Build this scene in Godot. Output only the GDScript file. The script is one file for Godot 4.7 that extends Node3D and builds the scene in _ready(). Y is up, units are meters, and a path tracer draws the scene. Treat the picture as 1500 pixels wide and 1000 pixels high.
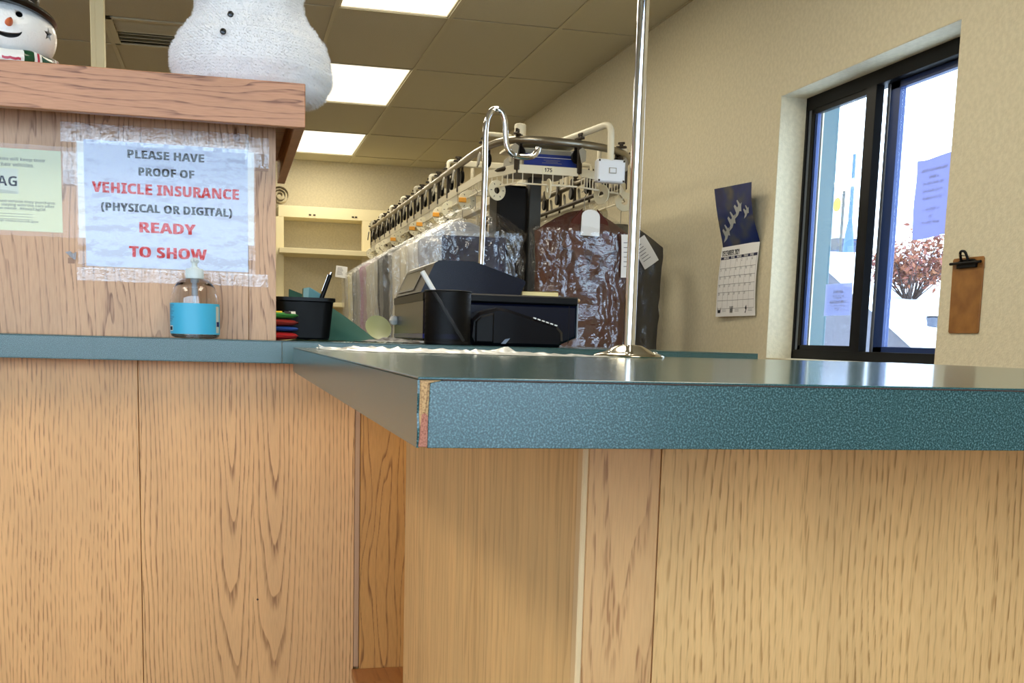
extends Node3D

var M := {}
var used := {}
var rng := RandomNumberGenerator.new()
const WALL_X := 2.187
const CEIL_Y := 2.743
const FRONT_Z := 1.6
const SILL_Y := 0.7
const GLASS_END := 1.1
const TOP_NEAR := 1.064
const TOP_REAR := 1.073


# ---------------------------------------------------------------- naming and assembling
func numbered(called: String) -> String:
	if not used.has(called):
		used[called] = 0
		return called
	used[called] += 1
	return "%s_%03d" % [called, used[called]]


func tag(o: Node, label: String, category: String, group := "", kind := "") -> void:
	if label:
		o.set_meta("label", label)
	if category:
		o.set_meta("category", category)
	if group:
		o.set_meta("group", group)
	if kind:
		o.set_meta("kind", kind)


func thing(called: String, label: String, category: String, base := Vector3.ZERO, group := "") -> Node3D:
	var o := Node3D.new()
	o.name = numbered(called)
	o.position = base
	add_child(o)
	tag(o, label, category, group)
	return o


func shell(called: String) -> Node3D:
	var o := Node3D.new()
	o.name = numbered(called)
	add_child(o)
	o.set_meta("kind", "structure")
	return o


func mesh_of(st: SurfaceTool) -> ArrayMesh:
	st.generate_normals()
	return st.commit()


# a part whose shape was written in room coordinates
func part(called: String, st: SurfaceTool, m: Material, parent: Node3D) -> MeshInstance3D:
	return part_mesh(called, mesh_of(st), m, parent)


func part_mesh(called: String, mesh: Mesh, m: Material, parent: Node3D, at = null) -> MeshInstance3D:
	var o := MeshInstance3D.new()
	o.name = called
	o.mesh = mesh
	o.material_override = m
	parent.add_child(o, true)
	if at == null:
		var p: Node = parent
		var off := Vector3.ZERO
		while p != self:
			off += p.position
			p = p.get_parent()
		o.position = -off
	else:
		o.position = at
	return o


func local_part(called: String, st: SurfaceTool, m: Material, parent: Node3D, at := Vector3.ZERO) -> MeshInstance3D:
	return part_mesh(called, mesh_of(st), m, parent, at)


# ---------------------------------------------------------------- shapes
func mk(smooth := false) -> SurfaceTool:
	var st := SurfaceTool.new()
	st.begin(Mesh.PRIMITIVE_TRIANGLES)
	st.set_smooth_group(0 if smooth else -1)
	return st


func flat_uv(p: Vector3, n: Vector3) -> Vector2:
	var a := n.abs()
	if a.z >= a.x and a.z >= a.y:
		return Vector2(p.x, -p.y)
	if a.x >= a.y:
		return Vector2(p.z, -p.y)
	return Vector2(p.x, p.z)


func poly(st: SurfaceTool, pts: Array, out: Vector3) -> void:
	var n: Vector3 = (pts[1] - pts[0]).cross(pts[2] - pts[0])
	var q := pts.duplicate()
	if n.dot(out) < 0:
		q.reverse()
	for i in range(1, q.size() - 1):
		for k in [0, i + 1, i]:
			st.set_uv(flat_uv(q[k], out))
			st.add_vertex(q[k])


func box(st: SurfaceTool, lo: Vector3, hi: Vector3, bev := 0.0015) -> void:
	var c := (lo + hi) * 0.5
	var h := (hi - lo) * 0.5
	var b: float = minf(bev, minf(h.x, minf(h.y, h.z)) * 0.45)
	var inset := h - Vector3(b, b, b)
	for ax in 3:
		var a1 := (ax + 1) % 3
		var a2 := (ax + 2) % 3
		for s in [-1.0, 1.0]:
			var pts := []
			for q in [[-1, -1], [1, -1], [1, 1], [-1, 1]]:
				var p := Vector3.ZERO
				p[ax] = s * h[ax]
				p[a1] = q[0] * inset[a1]
				p[a2] = q[1] * inset[a2]
				pts.append(c + p)
			var o := Vector3.ZERO
			o[ax] = s
			poly(st, pts, o)
	if b <= 0.0:
		return
	for ax in 3:
		var a1 := (ax + 1) % 3
		var a2 := (ax + 2) % 3
		for s1 in [-1.0, 1.0]:
			for s2 in [-1.0, 1.0]:
				var pts := []
				for e in [[-1, 0], [1, 0], [1, 1], [-1, 1]]:
					var p := Vector3.ZERO
					p[ax] = e[0] * inset[ax]
					p[a1] = s1 * (h[a1] if e[1] == 0 else inset[a1])
					p[a2] = s2 * (inset[a2] if e[1] == 0 else h[a2])
					pts.append(c + p)
				var o := Vector3.ZERO
				o[a1] = s1
				o[a2] = s2
				poly(st, pts, o)
	for sx in [-1.0, 1.0]:
		for sy in [-1.0, 1.0]:
			for sz in [-1.0, 1.0]:
				poly(st, [c + Vector3(sx * h.x, sy * inset.y, sz * inset.z), c + Vector3(sx * inset.x, sy * h.y, sz * inset.z), c + Vector3(sx * inset.x, sy * inset.y, sz * h.z)], Vector3(sx, sy, sz))


func one_box(lo: Vector3, hi: Vector3, bev := 0.0015) -> SurfaceTool:
	var st := mk()
	box(st, lo, hi, bev)
	return st


# rows of points; closed rings go round an axis, open sheets face towards "out"
func loft(st: SurfaceTool, rows: Array, closed: bool, out := Vector3.ZERO, uv_scale := Vector2.ONE) -> void:
	var nr := rows.size()
	var nc: int = rows[0].size()
	var last := nc if closed else nc - 1
	var votes := 0.0
	for i in range(0, nr - 1):
		var mid := Vector3.ZERO
		if closed:
			for p in rows[i]:
				mid += p
			mid /= nc
		for j in range(0, last, maxi(1, last / 8)):
			var a: Vector3 = rows[i][j]
			var b: Vector3 = rows[i][(j + 1) % nc]
			var c: Vector3 = rows[i + 1][(j + 1) % nc]
			var d: Vector3 = rows[i + 1][j]
			var n := (c - a).cross(d - b)
			votes += n.dot((a + b) * 0.5 - mid) if closed else n.dot(out)
	var flip := votes < 0
	for i in nr - 1:
		for j in last:
			var j2 := (j + 1) % nc
			var p := [rows[i][j], rows[i][j2], rows[i + 1][j2], rows[i + 1][j]]
			var t := [Vector2(float(j) / last, float(i) / (nr - 1)), Vector2(float(j + 1) / last, float(i) / (nr - 1)), Vector2(float(j + 1) / last, float(i + 1) / (nr - 1)), Vector2(float(j) / last, float(i + 1) / (nr - 1))]
			for k in ([0, 1, 2, 0, 2, 3] if flip else [0, 2, 1, 0, 3, 2]):
				st.set_uv(t[k] * uv_scale)
				st.add_vertex(p[k])


func disc(st: SurfaceTool, ring: Array, out: Vector3) -> void:
	poly(st, ring, out)


func circle(c: Vector3, r: float, n: int, squash := 1.0, turn := 0.0) -> Array:
	var a := []
	for i in n:
		var t := TAU * i / n + turn
		a.append(c + Vector3(cos(t) * r, 0, sin(t) * r * squash))
	return a


func lathe(st: SurfaceTool, prof: Array, c: Vector3, n := 24, squash := 1.0, cap_low := true, cap_high := true) -> void:
	var group := 1
	for i in prof.size() - 1:
		if i > 0:
			var d0: Vector2 = (prof[i] - prof[i - 1]).normalized()
			var d1: Vector2 = (prof[i + 1] - prof[i]).normalized()
			if d0.dot(d1) < 0.78:
				group += 1
		st.set_smooth_group(group)
		loft(st, [circle(c + Vector3(0, prof[i].y, 0), maxf(prof[i].x, 0.00001), n, squash), circle(c + Vector3(0, prof[i + 1].y, 0), maxf(prof[i + 1].x, 0.00001), n, squash)], true)
	st.set_smooth_group(-1)
	if cap_low and prof[0].x > 0.0001:
		disc(st, circle(c + Vector3(0, prof[0].y, 0), prof[0].x, n, squash), Vector3.DOWN)
	if cap_high and prof[-1].x > 0.0001:
		disc(st, circle(c + Vector3(0, prof[-1].y, 0), prof[-1].x, n, squash), Vector3.UP)


func tube(st: SurfaceTool, pts: Array, r: float, n := 10, cap := true, closed := false, r_end := -1.0) -> void:
	var rows := []
	var side := Vector3.ZERO
	var count := pts.size()
	for i in count:
		var t: Vector3
		if closed:
			t = pts[(i + 1) % count] - pts[(i - 1 + count) % count]
		else:
			t = pts[mini(i + 1, count - 1)] - pts[maxi(i - 1, 0)]
		t = t.normalized()
		if side == Vector3.ZERO:
			side = t.cross(Vector3.UP if absf(t.y) < 0.9 else Vector3.RIGHT).normalized()
		side = (side - t * side.dot(t)).normalized()
		var up := t.cross(side)
		var rr := r if r_end < 0 else lerpf(r, r_end, float(i) / (count - 1))
		var ring := []
		for k in n:
			var a := TAU * k / n
			ring.append(pts[i] + (side * cos(a) + up * sin(a)) * rr)
		rows.append(ring)
	if closed:
		rows.append(rows[0])
	st.set_smooth_group(0)
	for i in rows.size() - 1:
		loft(st, [rows[i], rows[i + 1]], true)
	st.set_smooth_group(-1)
	if cap and not closed:
		disc(st, rows[0], pts[0] - pts[1])
		disc(st, rows[-1], pts[-1] - pts[-2])


func bar(st: SurfaceTool, a: Vector3, b: Vector3, w: float, h: float, up := Vector3.UP) -> void:
	var t := (b - a).normalized()
	var s := t.cross(up).normalized() * w * 0.5
	var u := s.cross(t).normalized() * h * 0.5
	var e := [-s - u, s - u, s + u, -s + u]
	for i in 4:
		var j := (i + 1) % 4
		poly(st, [a + e[i], a + e[j], b + e[j], b + e[i]], e[i] + e[j])
	poly(st, [a + e[0], a + e[1], a + e[2], a + e[3]], -t)
	poly(st, [b + e[0], b + e[1], b + e[2], b + e[3]], t)


# outline in x, y; front at z1, back at z0, with a chamfer along the front edge
func extrude(st: SurfaceTool, outline: Array, z0: float, z1: float, bev := 0.0, smooth := false) -> void:
	var p := PackedVector2Array(outline)
	if Geometry2D.is_polygon_clockwise(p):
		p.reverse()
	var face := p
	if bev > 0:
		var inner := Geometry2D.offset_polygon(p, -bev, Geometry2D.JOIN_MITER)
		if inner.size() == 1 and inner[0].size() == p.size():
			var best := 0
			for k in p.size():
				if inner[0][k].distance_to(p[0]) < inner[0][best].distance_to(p[0]):
					best = k
			face = PackedVector2Array()
			for k in p.size():
				face.append(inner[0][(best + k) % p.size()])
		else:
			bev = 0.0
	st.set_smooth_group(-1)
	for tri in [[face, z1, Vector3.BACK], [p, z0, Vector3.FORWARD]]:
		var idx := Geometry2D.triangulate_polygon(tri[0])
		for k in range(0, idx.size(), 3):
			var v := []
			for m in 3:
				var q: Vector2 = tri[0][idx[k + m]]
				v.append(Vector3(q.x, q.y, tri[1]))
			poly(st, v, tri[2])
	if smooth:
		st.set_smooth_group(1)
	for k in p.size():
		var a := p[k]
		var b := p[(k + 1) % p.size()]
		var o := Vector3((b - a).y, -(b - a).x, 0)
		poly(st, [Vector3(a.x, a.y, z0), Vector3(b.x, b.y, z0), Vector3(b.x, b.y, z1 - bev), Vector3(a.x, a.y, z1 - bev)], o)
		if bev > 0:
			var fa := face[k]
			var fb := face[(k + 1) % p.size()]
			poly(st, [Vector3(a.x, a.y, z1 - bev), Vector3(b.x, b.y, z1 - bev), Vector3(fb.x, fb.y, z1), Vector3(fa.x, fa.y, z1)], o.normalized() + Vector3.BACK)


# flat lettering of a given width and height, its middle at "at", facing along basis z
func words(text: String, width: float, height: float, at: Vector3, facing: Basis, m: Material, parent: Node3D, bold := true, called := "lettering", heavy := 0.0) -> void:
	var f := SystemFont.new()
	f.font_names = PackedStringArray(["Droid Sans"])
	f.font_weight = 700 if bold else 400
	var t := TextMesh.new()
	t.font = f
	t.font_size = 48
	t.pixel_size = 0.01
	t.depth = 0.01
	t.curve_step = 2.0
	t.text = text
	var ab := t.get_aabb()
	var o := MeshInstance3D.new()
	o.name = called
	o.mesh = t
	if heavy > 0.0:
		# a heavier cut: the same letters laid over one another a hair apart
		var thick := SurfaceTool.new()
		var lay := 0.0
		for d in [Vector2(-1, -0.5), Vector2(1, -0.5), Vector2(-1, 0.5), Vector2(1, 0.5), Vector2.ZERO]:
			thick.append_from(t, 0, Transform3D(Basis.IDENTITY, Vector3(d.x * heavy * 0.01, d.y * heavy * 0.01, lay)))
			lay += 0.004
		o.mesh = thick.commit()
	o.material_override = m
	parent.add_child(o, true)
	var s := Vector3(width / maxf(ab.size.x, 0.001), height / maxf(ab.size.y, 0.001), 0.03)
	var p: Node = parent
	var off := Vector3.ZERO
	while p != self:
		off += p.position
		p = p.get_parent()
	var b := facing.scaled_local(s)
	o.transform = Transform3D(b, at - off - b * (ab.position + ab.size * 0.5))


# ---------------------------------------------------------------- materials
func mat(c: Color, rough := 0.6, metal := 0.0, spec := 0.5) -> StandardMaterial3D:
	var m := StandardMaterial3D.new()
	m.albedo_color = c
	m.roughness = rough
	m.metallic = metal
	m.metallic_specular = spec
	return m


func rgb8(r: float, g: float, b: float) -> Color:
	return Color(r / 255.0, g / 255.0, b / 255.0)


func noise(freq: float, oct := 3, sd := 1, kind := FastNoiseLite.TYPE_SIMPLEX_SMOOTH) -> FastNoiseLite:
	var n := FastNoiseLite.new()
	n.noise_type = kind
	n.frequency = freq
	n.seed = sd
	n.fractal_octaves = oct
	n.fractal_type = FastNoiseLite.FRACTAL_FBM if oct > 1 else FastNoiseLite.FRACTAL_NONE
	return n


func noise_tex(n: FastNoiseLite, size := 512, ramp: Array = [], normal := false, strength := 4.0) -> NoiseTexture2D:
	var t := NoiseTexture2D.new()
	t.width = size
	t.height = size
	t.seamless = true
	t.noise = n
	t.generate_mipmaps = false
	if normal:
		t.as_normal_map = true
		t.bump_strength = strength
	if ramp.size():
		var g := Gradient.new()
		g.offsets = PackedFloat32Array(ramp.map(func(x): return x[0]))
		g.colors = PackedColorArray(ramp.map(func(x): return x[1]))
		t.color_ramp = g
	return t


func world_tri(m: StandardMaterial3D, s: float) -> void:
	m.uv1_triplanar = true
	m.uv1_world_triplanar = true
	m.uv1_scale = Vector3(s, s, s)


# oak: rings cut along the board show as long pointed arches, early wood as rows of dark pores
func oak(w: int, h: int, size: Vector2, d: Dictionary) -> ImageTexture:
	var low := noise(1.0, 2, d.get("seed", 1))
	var pore := noise(1.0, 1, d.get("seed", 1) + 7)
	var fine := noise(1.0, 1, d.get("seed", 1) + 13)
	var centres: Array = d.centres
	var spacing: float = d.get("spacing", 0.012)
	var beta: float = d.get("beta", 0.05)
	var light: Color = d.light
	var dark: Color = d.dark
	var strength: float = d.get("strength", 0.8)
	var warp: float = d.get("warp", 0.6)
	var width: float = d.get("band", 0.45)
	var lateral: float = d.get("lateral", 0.02)
	var across_is_y: bool = d.get("across_is_y", false)
	var pore_f: float = d.get("pore", 260.0)
	var solid: float = d.get("solid", 0.25)
	var data := PackedByteArray()
	data.resize(w * h * 3)
	var at := 0
	for j in h:
		for i in w:
			var x := size.x * (i + 0.5) / w
			var y := size.y * (j + 0.5) / h
			if across_is_y:
				var k := x
				x = y
				y = k
			var bend := low.get_noise_2d(x * 9.0, y * 2.2)
			var xs := x + bend * lateral
			var q := 1e9
			for c in centres:
				var dx: float = xs - c[0]
				var dy: float = beta * (y - c[1])
				q = minf(q, sqrt(dx * dx + dy * dy) + c[2])
			q = q / spacing + warp * low.get_noise_2d(x * 30.0 + 40.0, y * 3.0)
			var t := q - floorf(q)
			var ring := floorf(q)
			var own := 0.55 + 0.45 * sin(ring * 12.9 + 1.3)
			var band := 1.0 - smoothstep(0.0, width, t)
			band *= smoothstep(0.0, 0.05, t)
			var p := pore.get_noise_2d(x * pore_f, y * pore_f * 0.085)
			var f := fine.get_noise_2d(x * 800.0, y * 26.0)
			var k2 := clampf(band * (0.45 + 0.55 * own) * (solid + (1.0 - solid) * smoothstep(-0.15, 0.5, p)) * strength + 0.20 * clampf(f + 0.1, 0.0, 1.0) + 0.06 * p, 0.0, 1.0)
			var tone := 1.0 + 0.05 * bend + 0.03 * f
			data[at] = int(clampf(lerpf(light.r, dark.r, k2) * tone, 0, 1) * 255.0)
			data[at + 1] = int(clampf(lerpf(light.g, dark.g, k2) * tone, 0, 1) * 255.0)
			data[at + 2] = int(clampf(lerpf(light.b, dark.b, k2) * tone, 0, 1) * 255.0)
			at += 3
	return ImageTexture.create_from_image(Image.create_from_data(w, h, false, Image.FORMAT_RGB8, data))


# a board's picture laid over the face whose corner (top left) is at (x0, y_top), in metres
func board(tex: Texture2D, size: Vector2, x0: float, y_top: float, rough := 0.42, relief := 0.012) -> StandardMaterial3D:
	var m := mat(Color.WHITE, rough)
	m.albedo_texture = tex
	m.heightmap_enabled = relief > 0
	if relief > 0:
		m.heightmap_texture = tex
		m.heightmap_scale = relief
	m.uv1_scale = Vector3(1.0 / size.x, 1.0 / size.y, 1)
	m.uv1_offset = Vector3(-x0 / size.x, y_top / size.y, 0)
	return m


func plastic_film(haze: float, gloss: float, wrinkle: float, scale := 1.0, sd := 5) -> StandardMaterial3D:
	# creased film: mostly clear, with a bright surface gloss from its several layers
	var m := mat(Color(0.95, 0.96, 0.97, haze), 0.14, gloss)
	m.albedo_texture = M.sheer
	m.transparency = BaseMaterial3D.TRANSPARENCY_ALPHA
	m.normal_enabled = true
	m.normal_texture = noise_tex(noise(0.012, 4, sd), 512, [], true, 10.0)
	m.normal_scale = wrinkle
	m.uv1_scale = Vector3(scale, scale, 1)
	m.cull_mode = BaseMaterial3D.CULL_DISABLED
	return m


func make_materials() -> void:
	var orange_peel := noise_tex(noise(0.05, 3, 11), 512)
	M.wall = mat(rgb8(222, 212, 182), 0.75)
	world_tri(M.wall, 4.0)
	M.wall.heightmap_enabled = true
	M.wall.heightmap_texture = orange_peel
	M.wall.heightmap_scale = 0.07
	M.wall.albedo_texture = noise_tex(noise(0.02, 4, 12), 512, [[0.0, Color(0.93, 0.93, 0.92)], [1.0, Color(1, 1, 1)]])
	M.cream = mat(rgb8(226, 214, 172), 0.5)
	M.tile = mat(rgb8(212, 205, 180), 0.9)
	world_tri(M.tile, 3.0)
	M.tile.albedo_texture = noise_tex(noise(0.16, 3, 21), 512, [[0.0, Color(0.84, 0.84, 0.82)], [0.42, Color(0.97, 0.97, 0.96)], [1.0, Color(1, 1, 1)]])
	M.tile.heightmap_enabled = true
	M.tile.heightmap_texture = noise_tex(noise(0.12, 3, 22), 512)
	M.tile.heightmap_scale = 0.2
	M.tbar = mat(rgb8(200, 192, 162), 0.5)
	M.floor = mat(rgb8(122, 102, 80), 0.5)
	world_tri(M.floor, 1.3)
	M.floor.albedo_texture = noise_tex(noise(0.05, 4, 31), 512, [[0.0, Color(0.85, 0.84, 0.82)], [1.0, Color(1, 1, 1)]])
	M.black_metal = mat(rgb8(9, 9, 11), 0.45, 0.0, 0.3)
	M.grey_metal = mat(rgb8(120, 128, 142), 0.35, 0.6)
	M.blue_metal = mat(rgb8(40, 62, 112), 0.35, 0.2)
	M.chrome = mat(rgb8(225, 225, 228), 0.06, 1.0)
	M.steel = mat(rgb8(150, 142, 125), 0.3, 0.9)
	M.dark_steel = mat(rgb8(62, 54, 44), 0.4, 0.6)
	M.painted = mat(rgb8(222, 214, 188), 0.45)
	M.ivory = mat(rgb8(226, 218, 186), 0.45)
	M.orange_tag = mat(rgb8(236, 164, 52), 0.6)
	M.white_plastic = mat(rgb8(232, 232, 228), 0.35)
	M.glass = mat(Color(0.9, 0.95, 0.97, 0.02), 0.02)
	M.glass.transparency = BaseMaterial3D.TRANSPARENCY_ALPHA
	# speckled laminate
	var speck := noise_tex(noise(0.10, 5, 41), 1024, [[0.0, Color(0.08, 0.19, 0.19)], [0.36, Color(0.13, 0.26, 0.26)], [0.52, Color(0.18, 0.32, 0.32)], [0.66, Color(0.25, 0.40, 0.40)], [0.8, Color(0.36, 0.50, 0.50)], [1.0, Color(0.44, 0.58, 0.57)]])
	M.laminate = mat(Color.WHITE, 0.25, 0.0, 0.62)
	M.laminate.albedo_texture = speck
	M.laminate.uv1_scale = Vector3(6.5, 6.5, 1)
	M.laminate_top = mat(Color(1, 1, 1), 0.14)
	M.laminate_top.albedo_texture = speck
	M.laminate_top.uv1_scale = Vector3(13, 13, 1)
	M.kraft = mat(rgb8(70, 48, 36), 0.7)
	M.core_tan = mat(rgb8(205, 160, 108), 0.85)
	world_tri(M.core_tan, 30.0)
	M.core_tan.albedo_texture = noise_tex(noise(0.08, 3, 45), 256, [[0.0, Color(0.65, 0.55, 0.5)], [0.5, Color(1, 1, 1)], [1.0, Color(1, 1, 1)]])
	M.core_red = mat(rgb8(186, 120, 96), 0.9)
	world_tri(M.core_red, 30.0)
	M.core_red.albedo_texture = M.core_tan.albedo_texture
	M.paper = mat(rgb8(238, 238, 236), 0.7)
	M.ink = mat(rgb8(34, 38, 46), 0.8)
	M.red_ink = mat(rgb8(208, 40, 38), 0.8)
	M.sky_tinted_paper = mat(rgb8(200, 212, 238), 0.6)  # white sheet with the blue reflection of the sky put into its colour
	M.yellow_paper = mat(rgb8(224, 230, 196), 0.7)
	M.sheer = noise_tex(noise(0.02, 2, 4), 64, [[0.0, Color(0.97, 0.97, 0.97)], [1.0, Color(1, 1, 1)]])
	M.sleeve = plastic_film(0.055, 0.9, 0.25, 1.4, 6)
	M.tape = plastic_film(0.15, 0.8, 0.6, 5.0, 7)
	M.tape_flat = plastic_film(0.035, 0.7, 0.02, 2.0, 8)
	M.brown_tape = mat(rgb8(150, 100, 52), 0.3)
	M.foil = mat(rgb8(196, 196, 204), 0.3, 0.7)
	M.clear_plastic = mat(Color(0.97, 0.98, 1.0, 0.0), 0.03)
	M.clear_plastic.refraction_enabled = true
	M.clear_plastic.refraction_scale = 0.048
	M.gel = mat(Color(0.97, 0.99, 1.0, 0.02), 0.02)
	M.gel.transparency = BaseMaterial3D.TRANSPARENCY_ALPHA
	M.turquoise = mat(rgb8(66, 176, 214), 0.4)
	M.pump = mat(rgb8(222, 232, 232), 0.4)
	M.pump_clear = mat(Color(0.9, 0.94, 0.96, 0.45), 0.2)
	M.pump_clear.transparency = BaseMaterial3D.TRANSPARENCY_ALPHA
	M.plush = mat(rgb8(240, 241, 244), 0.95)
	M.gloss_black = mat(rgb8(10, 10, 11), 0.2)
	M.glaze = mat(rgb8(238, 238, 236), 0.22)
	M.glaze.uv1_triplanar = true
	M.glaze.uv1_scale = Vector3(18, 18, 18)
	M.glaze.heightmap_enabled = true
	M.glaze.heightmap_texture = noise_tex(noise(0.03, 3, 61), 256)
	M.glaze.heightmap_scale = 0.06
	M.dim_glaze = mat(rgb8(190, 190, 188), 0.6)
	M.carrot = mat(rgb8(222, 112, 62), 0.35)
	M.scarf_white = mat(rgb8(236, 236, 232), 0.25)
	M.scarf_green = mat(rgb8(22, 72, 44), 0.2)
	M.scarf_maroon = mat(rgb8(84, 34, 34), 0.25)
	M.scarf_red = mat(rgb8(186, 56, 78), 0.3)
	M.black_plastic = mat(rgb8(8, 8, 11), 0.4, 0.0, 0.35)
	M.green_cloth = mat(rgb8(40, 92, 80), 0.8)
	M.navy_shell = mat(rgb8(8, 13, 32), 0.26, 0.0, 0.4)
	M.base_blue = mat(rgb8(34, 40, 110), 0.3)
	M.gloss_navy = mat(rgb8(5, 6, 14), 0.24, 0.0, 0.35)
	M.clear_grey = mat(rgb8(190, 192, 198), 0.3)
	M.nickel = mat(rgb8(206, 200, 184), 0.12, 1.0)
	M.film = mat(Color(0.93, 0.93, 0.90, 0.62), 0.25)
	M.film.transparency = BaseMaterial3D.TRANSPARENCY_ALPHA
	M.jet_photo = mat(Color.WHITE, 0.3)
	M.jet_photo.albedo_texture = noise_tex(noise(0.006, 3, 65), 256, [[0.0, rgb8(14, 24, 72)], [0.5, rgb8(24, 44, 104)], [0.8, rgb8(70, 72, 84)], [1.0, rgb8(110, 100, 84)]])
	M.jet_grey = mat(rgb8(176, 180, 176), 0.4)
	M.hardboard = mat(rgb8(160, 110, 52), 0.45)
	M.hardboard.albedo_texture = noise_tex(noise(0.015, 4, 67), 256, [[0.0, Color(0.78, 0.74, 0.7)], [1.0, Color(1, 1, 1)]])
	M.hardboard.uv1_scale = Vector3(3, 3, 1)
	M.blue_paper = mat(rgb8(158, 172, 238), 0.7)
	M.blue_paper.backlight_enabled = true
	M.blue_paper.backlight = Color(0.36, 0.38, 0.56)
	M.grey_paper = mat(rgb8(158, 168, 198), 0.7)
	M.grey_paper.backlight_enabled = true
	M.grey_paper.backlight = Color(0.4, 0.44, 0.6)
	M.grey_paint = mat(rgb8(150, 146, 132), 0.45)
	M.dark_grey = mat(rgb8(72, 74, 72), 0.5)
	M.switch_white = mat(rgb8(226, 230, 234), 0.35)
	M.bag = plastic_film(0.2, 0.6, 0.5, 1.2, 71)
	M.bag_shiny = plastic_film(0.10, 0.95, 0.4, 1.5, 72)
	M.weave = noise_tex(noise(0.12, 2, 73), 256, [[0.0, Color(0.86, 0.86, 0.86)], [1.0, Color(1, 1, 1)]])
	M.rust = mat(rgb8(78, 30, 13), 0.85)
	M.tag_print = mat(rgb8(120, 118, 124), 0.8)
	M.snow = mat(rgb8(236, 240, 248), 0.9)
	M.paving = mat(rgb8(118, 114, 108), 0.9)
	M.trodden_snow = mat(rgb8(214, 218, 226), 0.9)
	M.teal = mat(rgb8(30, 72, 86), 0.5)
	M.concrete = mat(rgb8(84, 82, 94), 0.9)
	world_tri(M.concrete, 0.7)
	M.concrete.albedo_texture = noise_tex(noise(0.02, 4, 75), 512, [[0.0, Color(0.7, 0.7, 0.72)], [1.0, Color(1, 1, 1)]])
	M.rock = mat(rgb8(78, 84, 98), 0.9)
	M.twig = mat(rgb8(66, 52, 48), 0.9)
	M.leaf = mat(Color.WHITE, 0.8)
	M.leaf.vertex_color_use_as_albedo = true
	M.pale_blue = mat(rgb8(64, 96, 120), 0.6)
	M.truck_blue = mat(rgb8(22, 48, 84), 0.4)
	M.towel = mat(rgb8(214, 204, 184), 0.95)


# ---------------------------------------------------------------- room
func wall_piece(called: String, boxes: Array, m: Material) -> MeshInstance3D:
	var st := mk()
	for b in boxes:
		box(st, b[0], b[1], 0.0)
	var o := part(called, st, m, self)
	o.set_meta("kind", "structure")
	return o


func build_room() -> void:
	wall_piece("floor", [[Vector3(-4.4, -0.2, -11.6), Vector3(2.4, 0, 1.8)]], M.floor)
	wall_piece("wall_back", [[Vector3(-4.4, 0, -11.6), Vector3(2.387, 2.95, -11.35)]], M.wall)
	wall_piece("wall_left", [[Vector3(-4.4, 0, -11.35), Vector3(-4.2, 2.95, 1.8)]], M.wall)
	# the street side: piers, a low wall and a lintel round a wide shop window
	wall_piece("wall_front", [[Vector3(-4.2, 0, FRONT_Z), Vector3(-4.0, 2.95, FRONT_Z + 0.2)], [Vector3(GLASS_END, 0, FRONT_Z), Vector3(2.187, 2.95, FRONT_Z + 0.2)], [Vector3(-4.0, 0, FRONT_Z), Vector3(GLASS_END, SILL_Y, FRONT_Z + 0.2)], [Vector3(-4.0, 2.6, FRONT_Z), Vector3(GLASS_END, 2.95, FRONT_Z + 0.2)]], M.wall)
	var zl := -4.387
	var zr := -3.203
	var yb := 1.04
	var yt := 2.103
	var right := wall_piece("wall_right", [[Vector3(WALL_X, 0, -11.35), Vector3(WALL_X + 0.2, 2.95, zl)], [Vector3(WALL_X, 0, zr), Vector3(WALL_X + 0.2, 2.95, 1.8)], [Vector3(WALL_X, 0, zl), Vector3(WALL_X + 0.2, yb, zr)], [Vector3(WALL_X, yt, zl), Vector3(WALL_X + 0.2, 2.95, zr)]], M.wall)
	var st := mk()
	box(st, Vector3(WALL_X + 0.0005, yb, zl), Vector3(WALL_X + 0.125, yt, zl + 0.003), 0.001)
	box(st, Vector3(WALL_X + 0.0005, yb, zr - 0.003), Vector3(WALL_X + 0.125, yt, zr), 0.001)
	box(st, Vector3(WALL_X + 0.0005, yt - 0.003, zl), Vector3(WALL_X + 0.125, yt, zr), 0.001)
	box(st, Vector3(WALL_X + 0.0005, yb, zl), Vector3(WALL_X + 0.125, yb + 0.003, zr), 0.001)
	part("window_reveal", st, M.wall, right)
	build_window(zl, zr, yb, yt)
	build_shop_front()
	build_ceiling()


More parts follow.
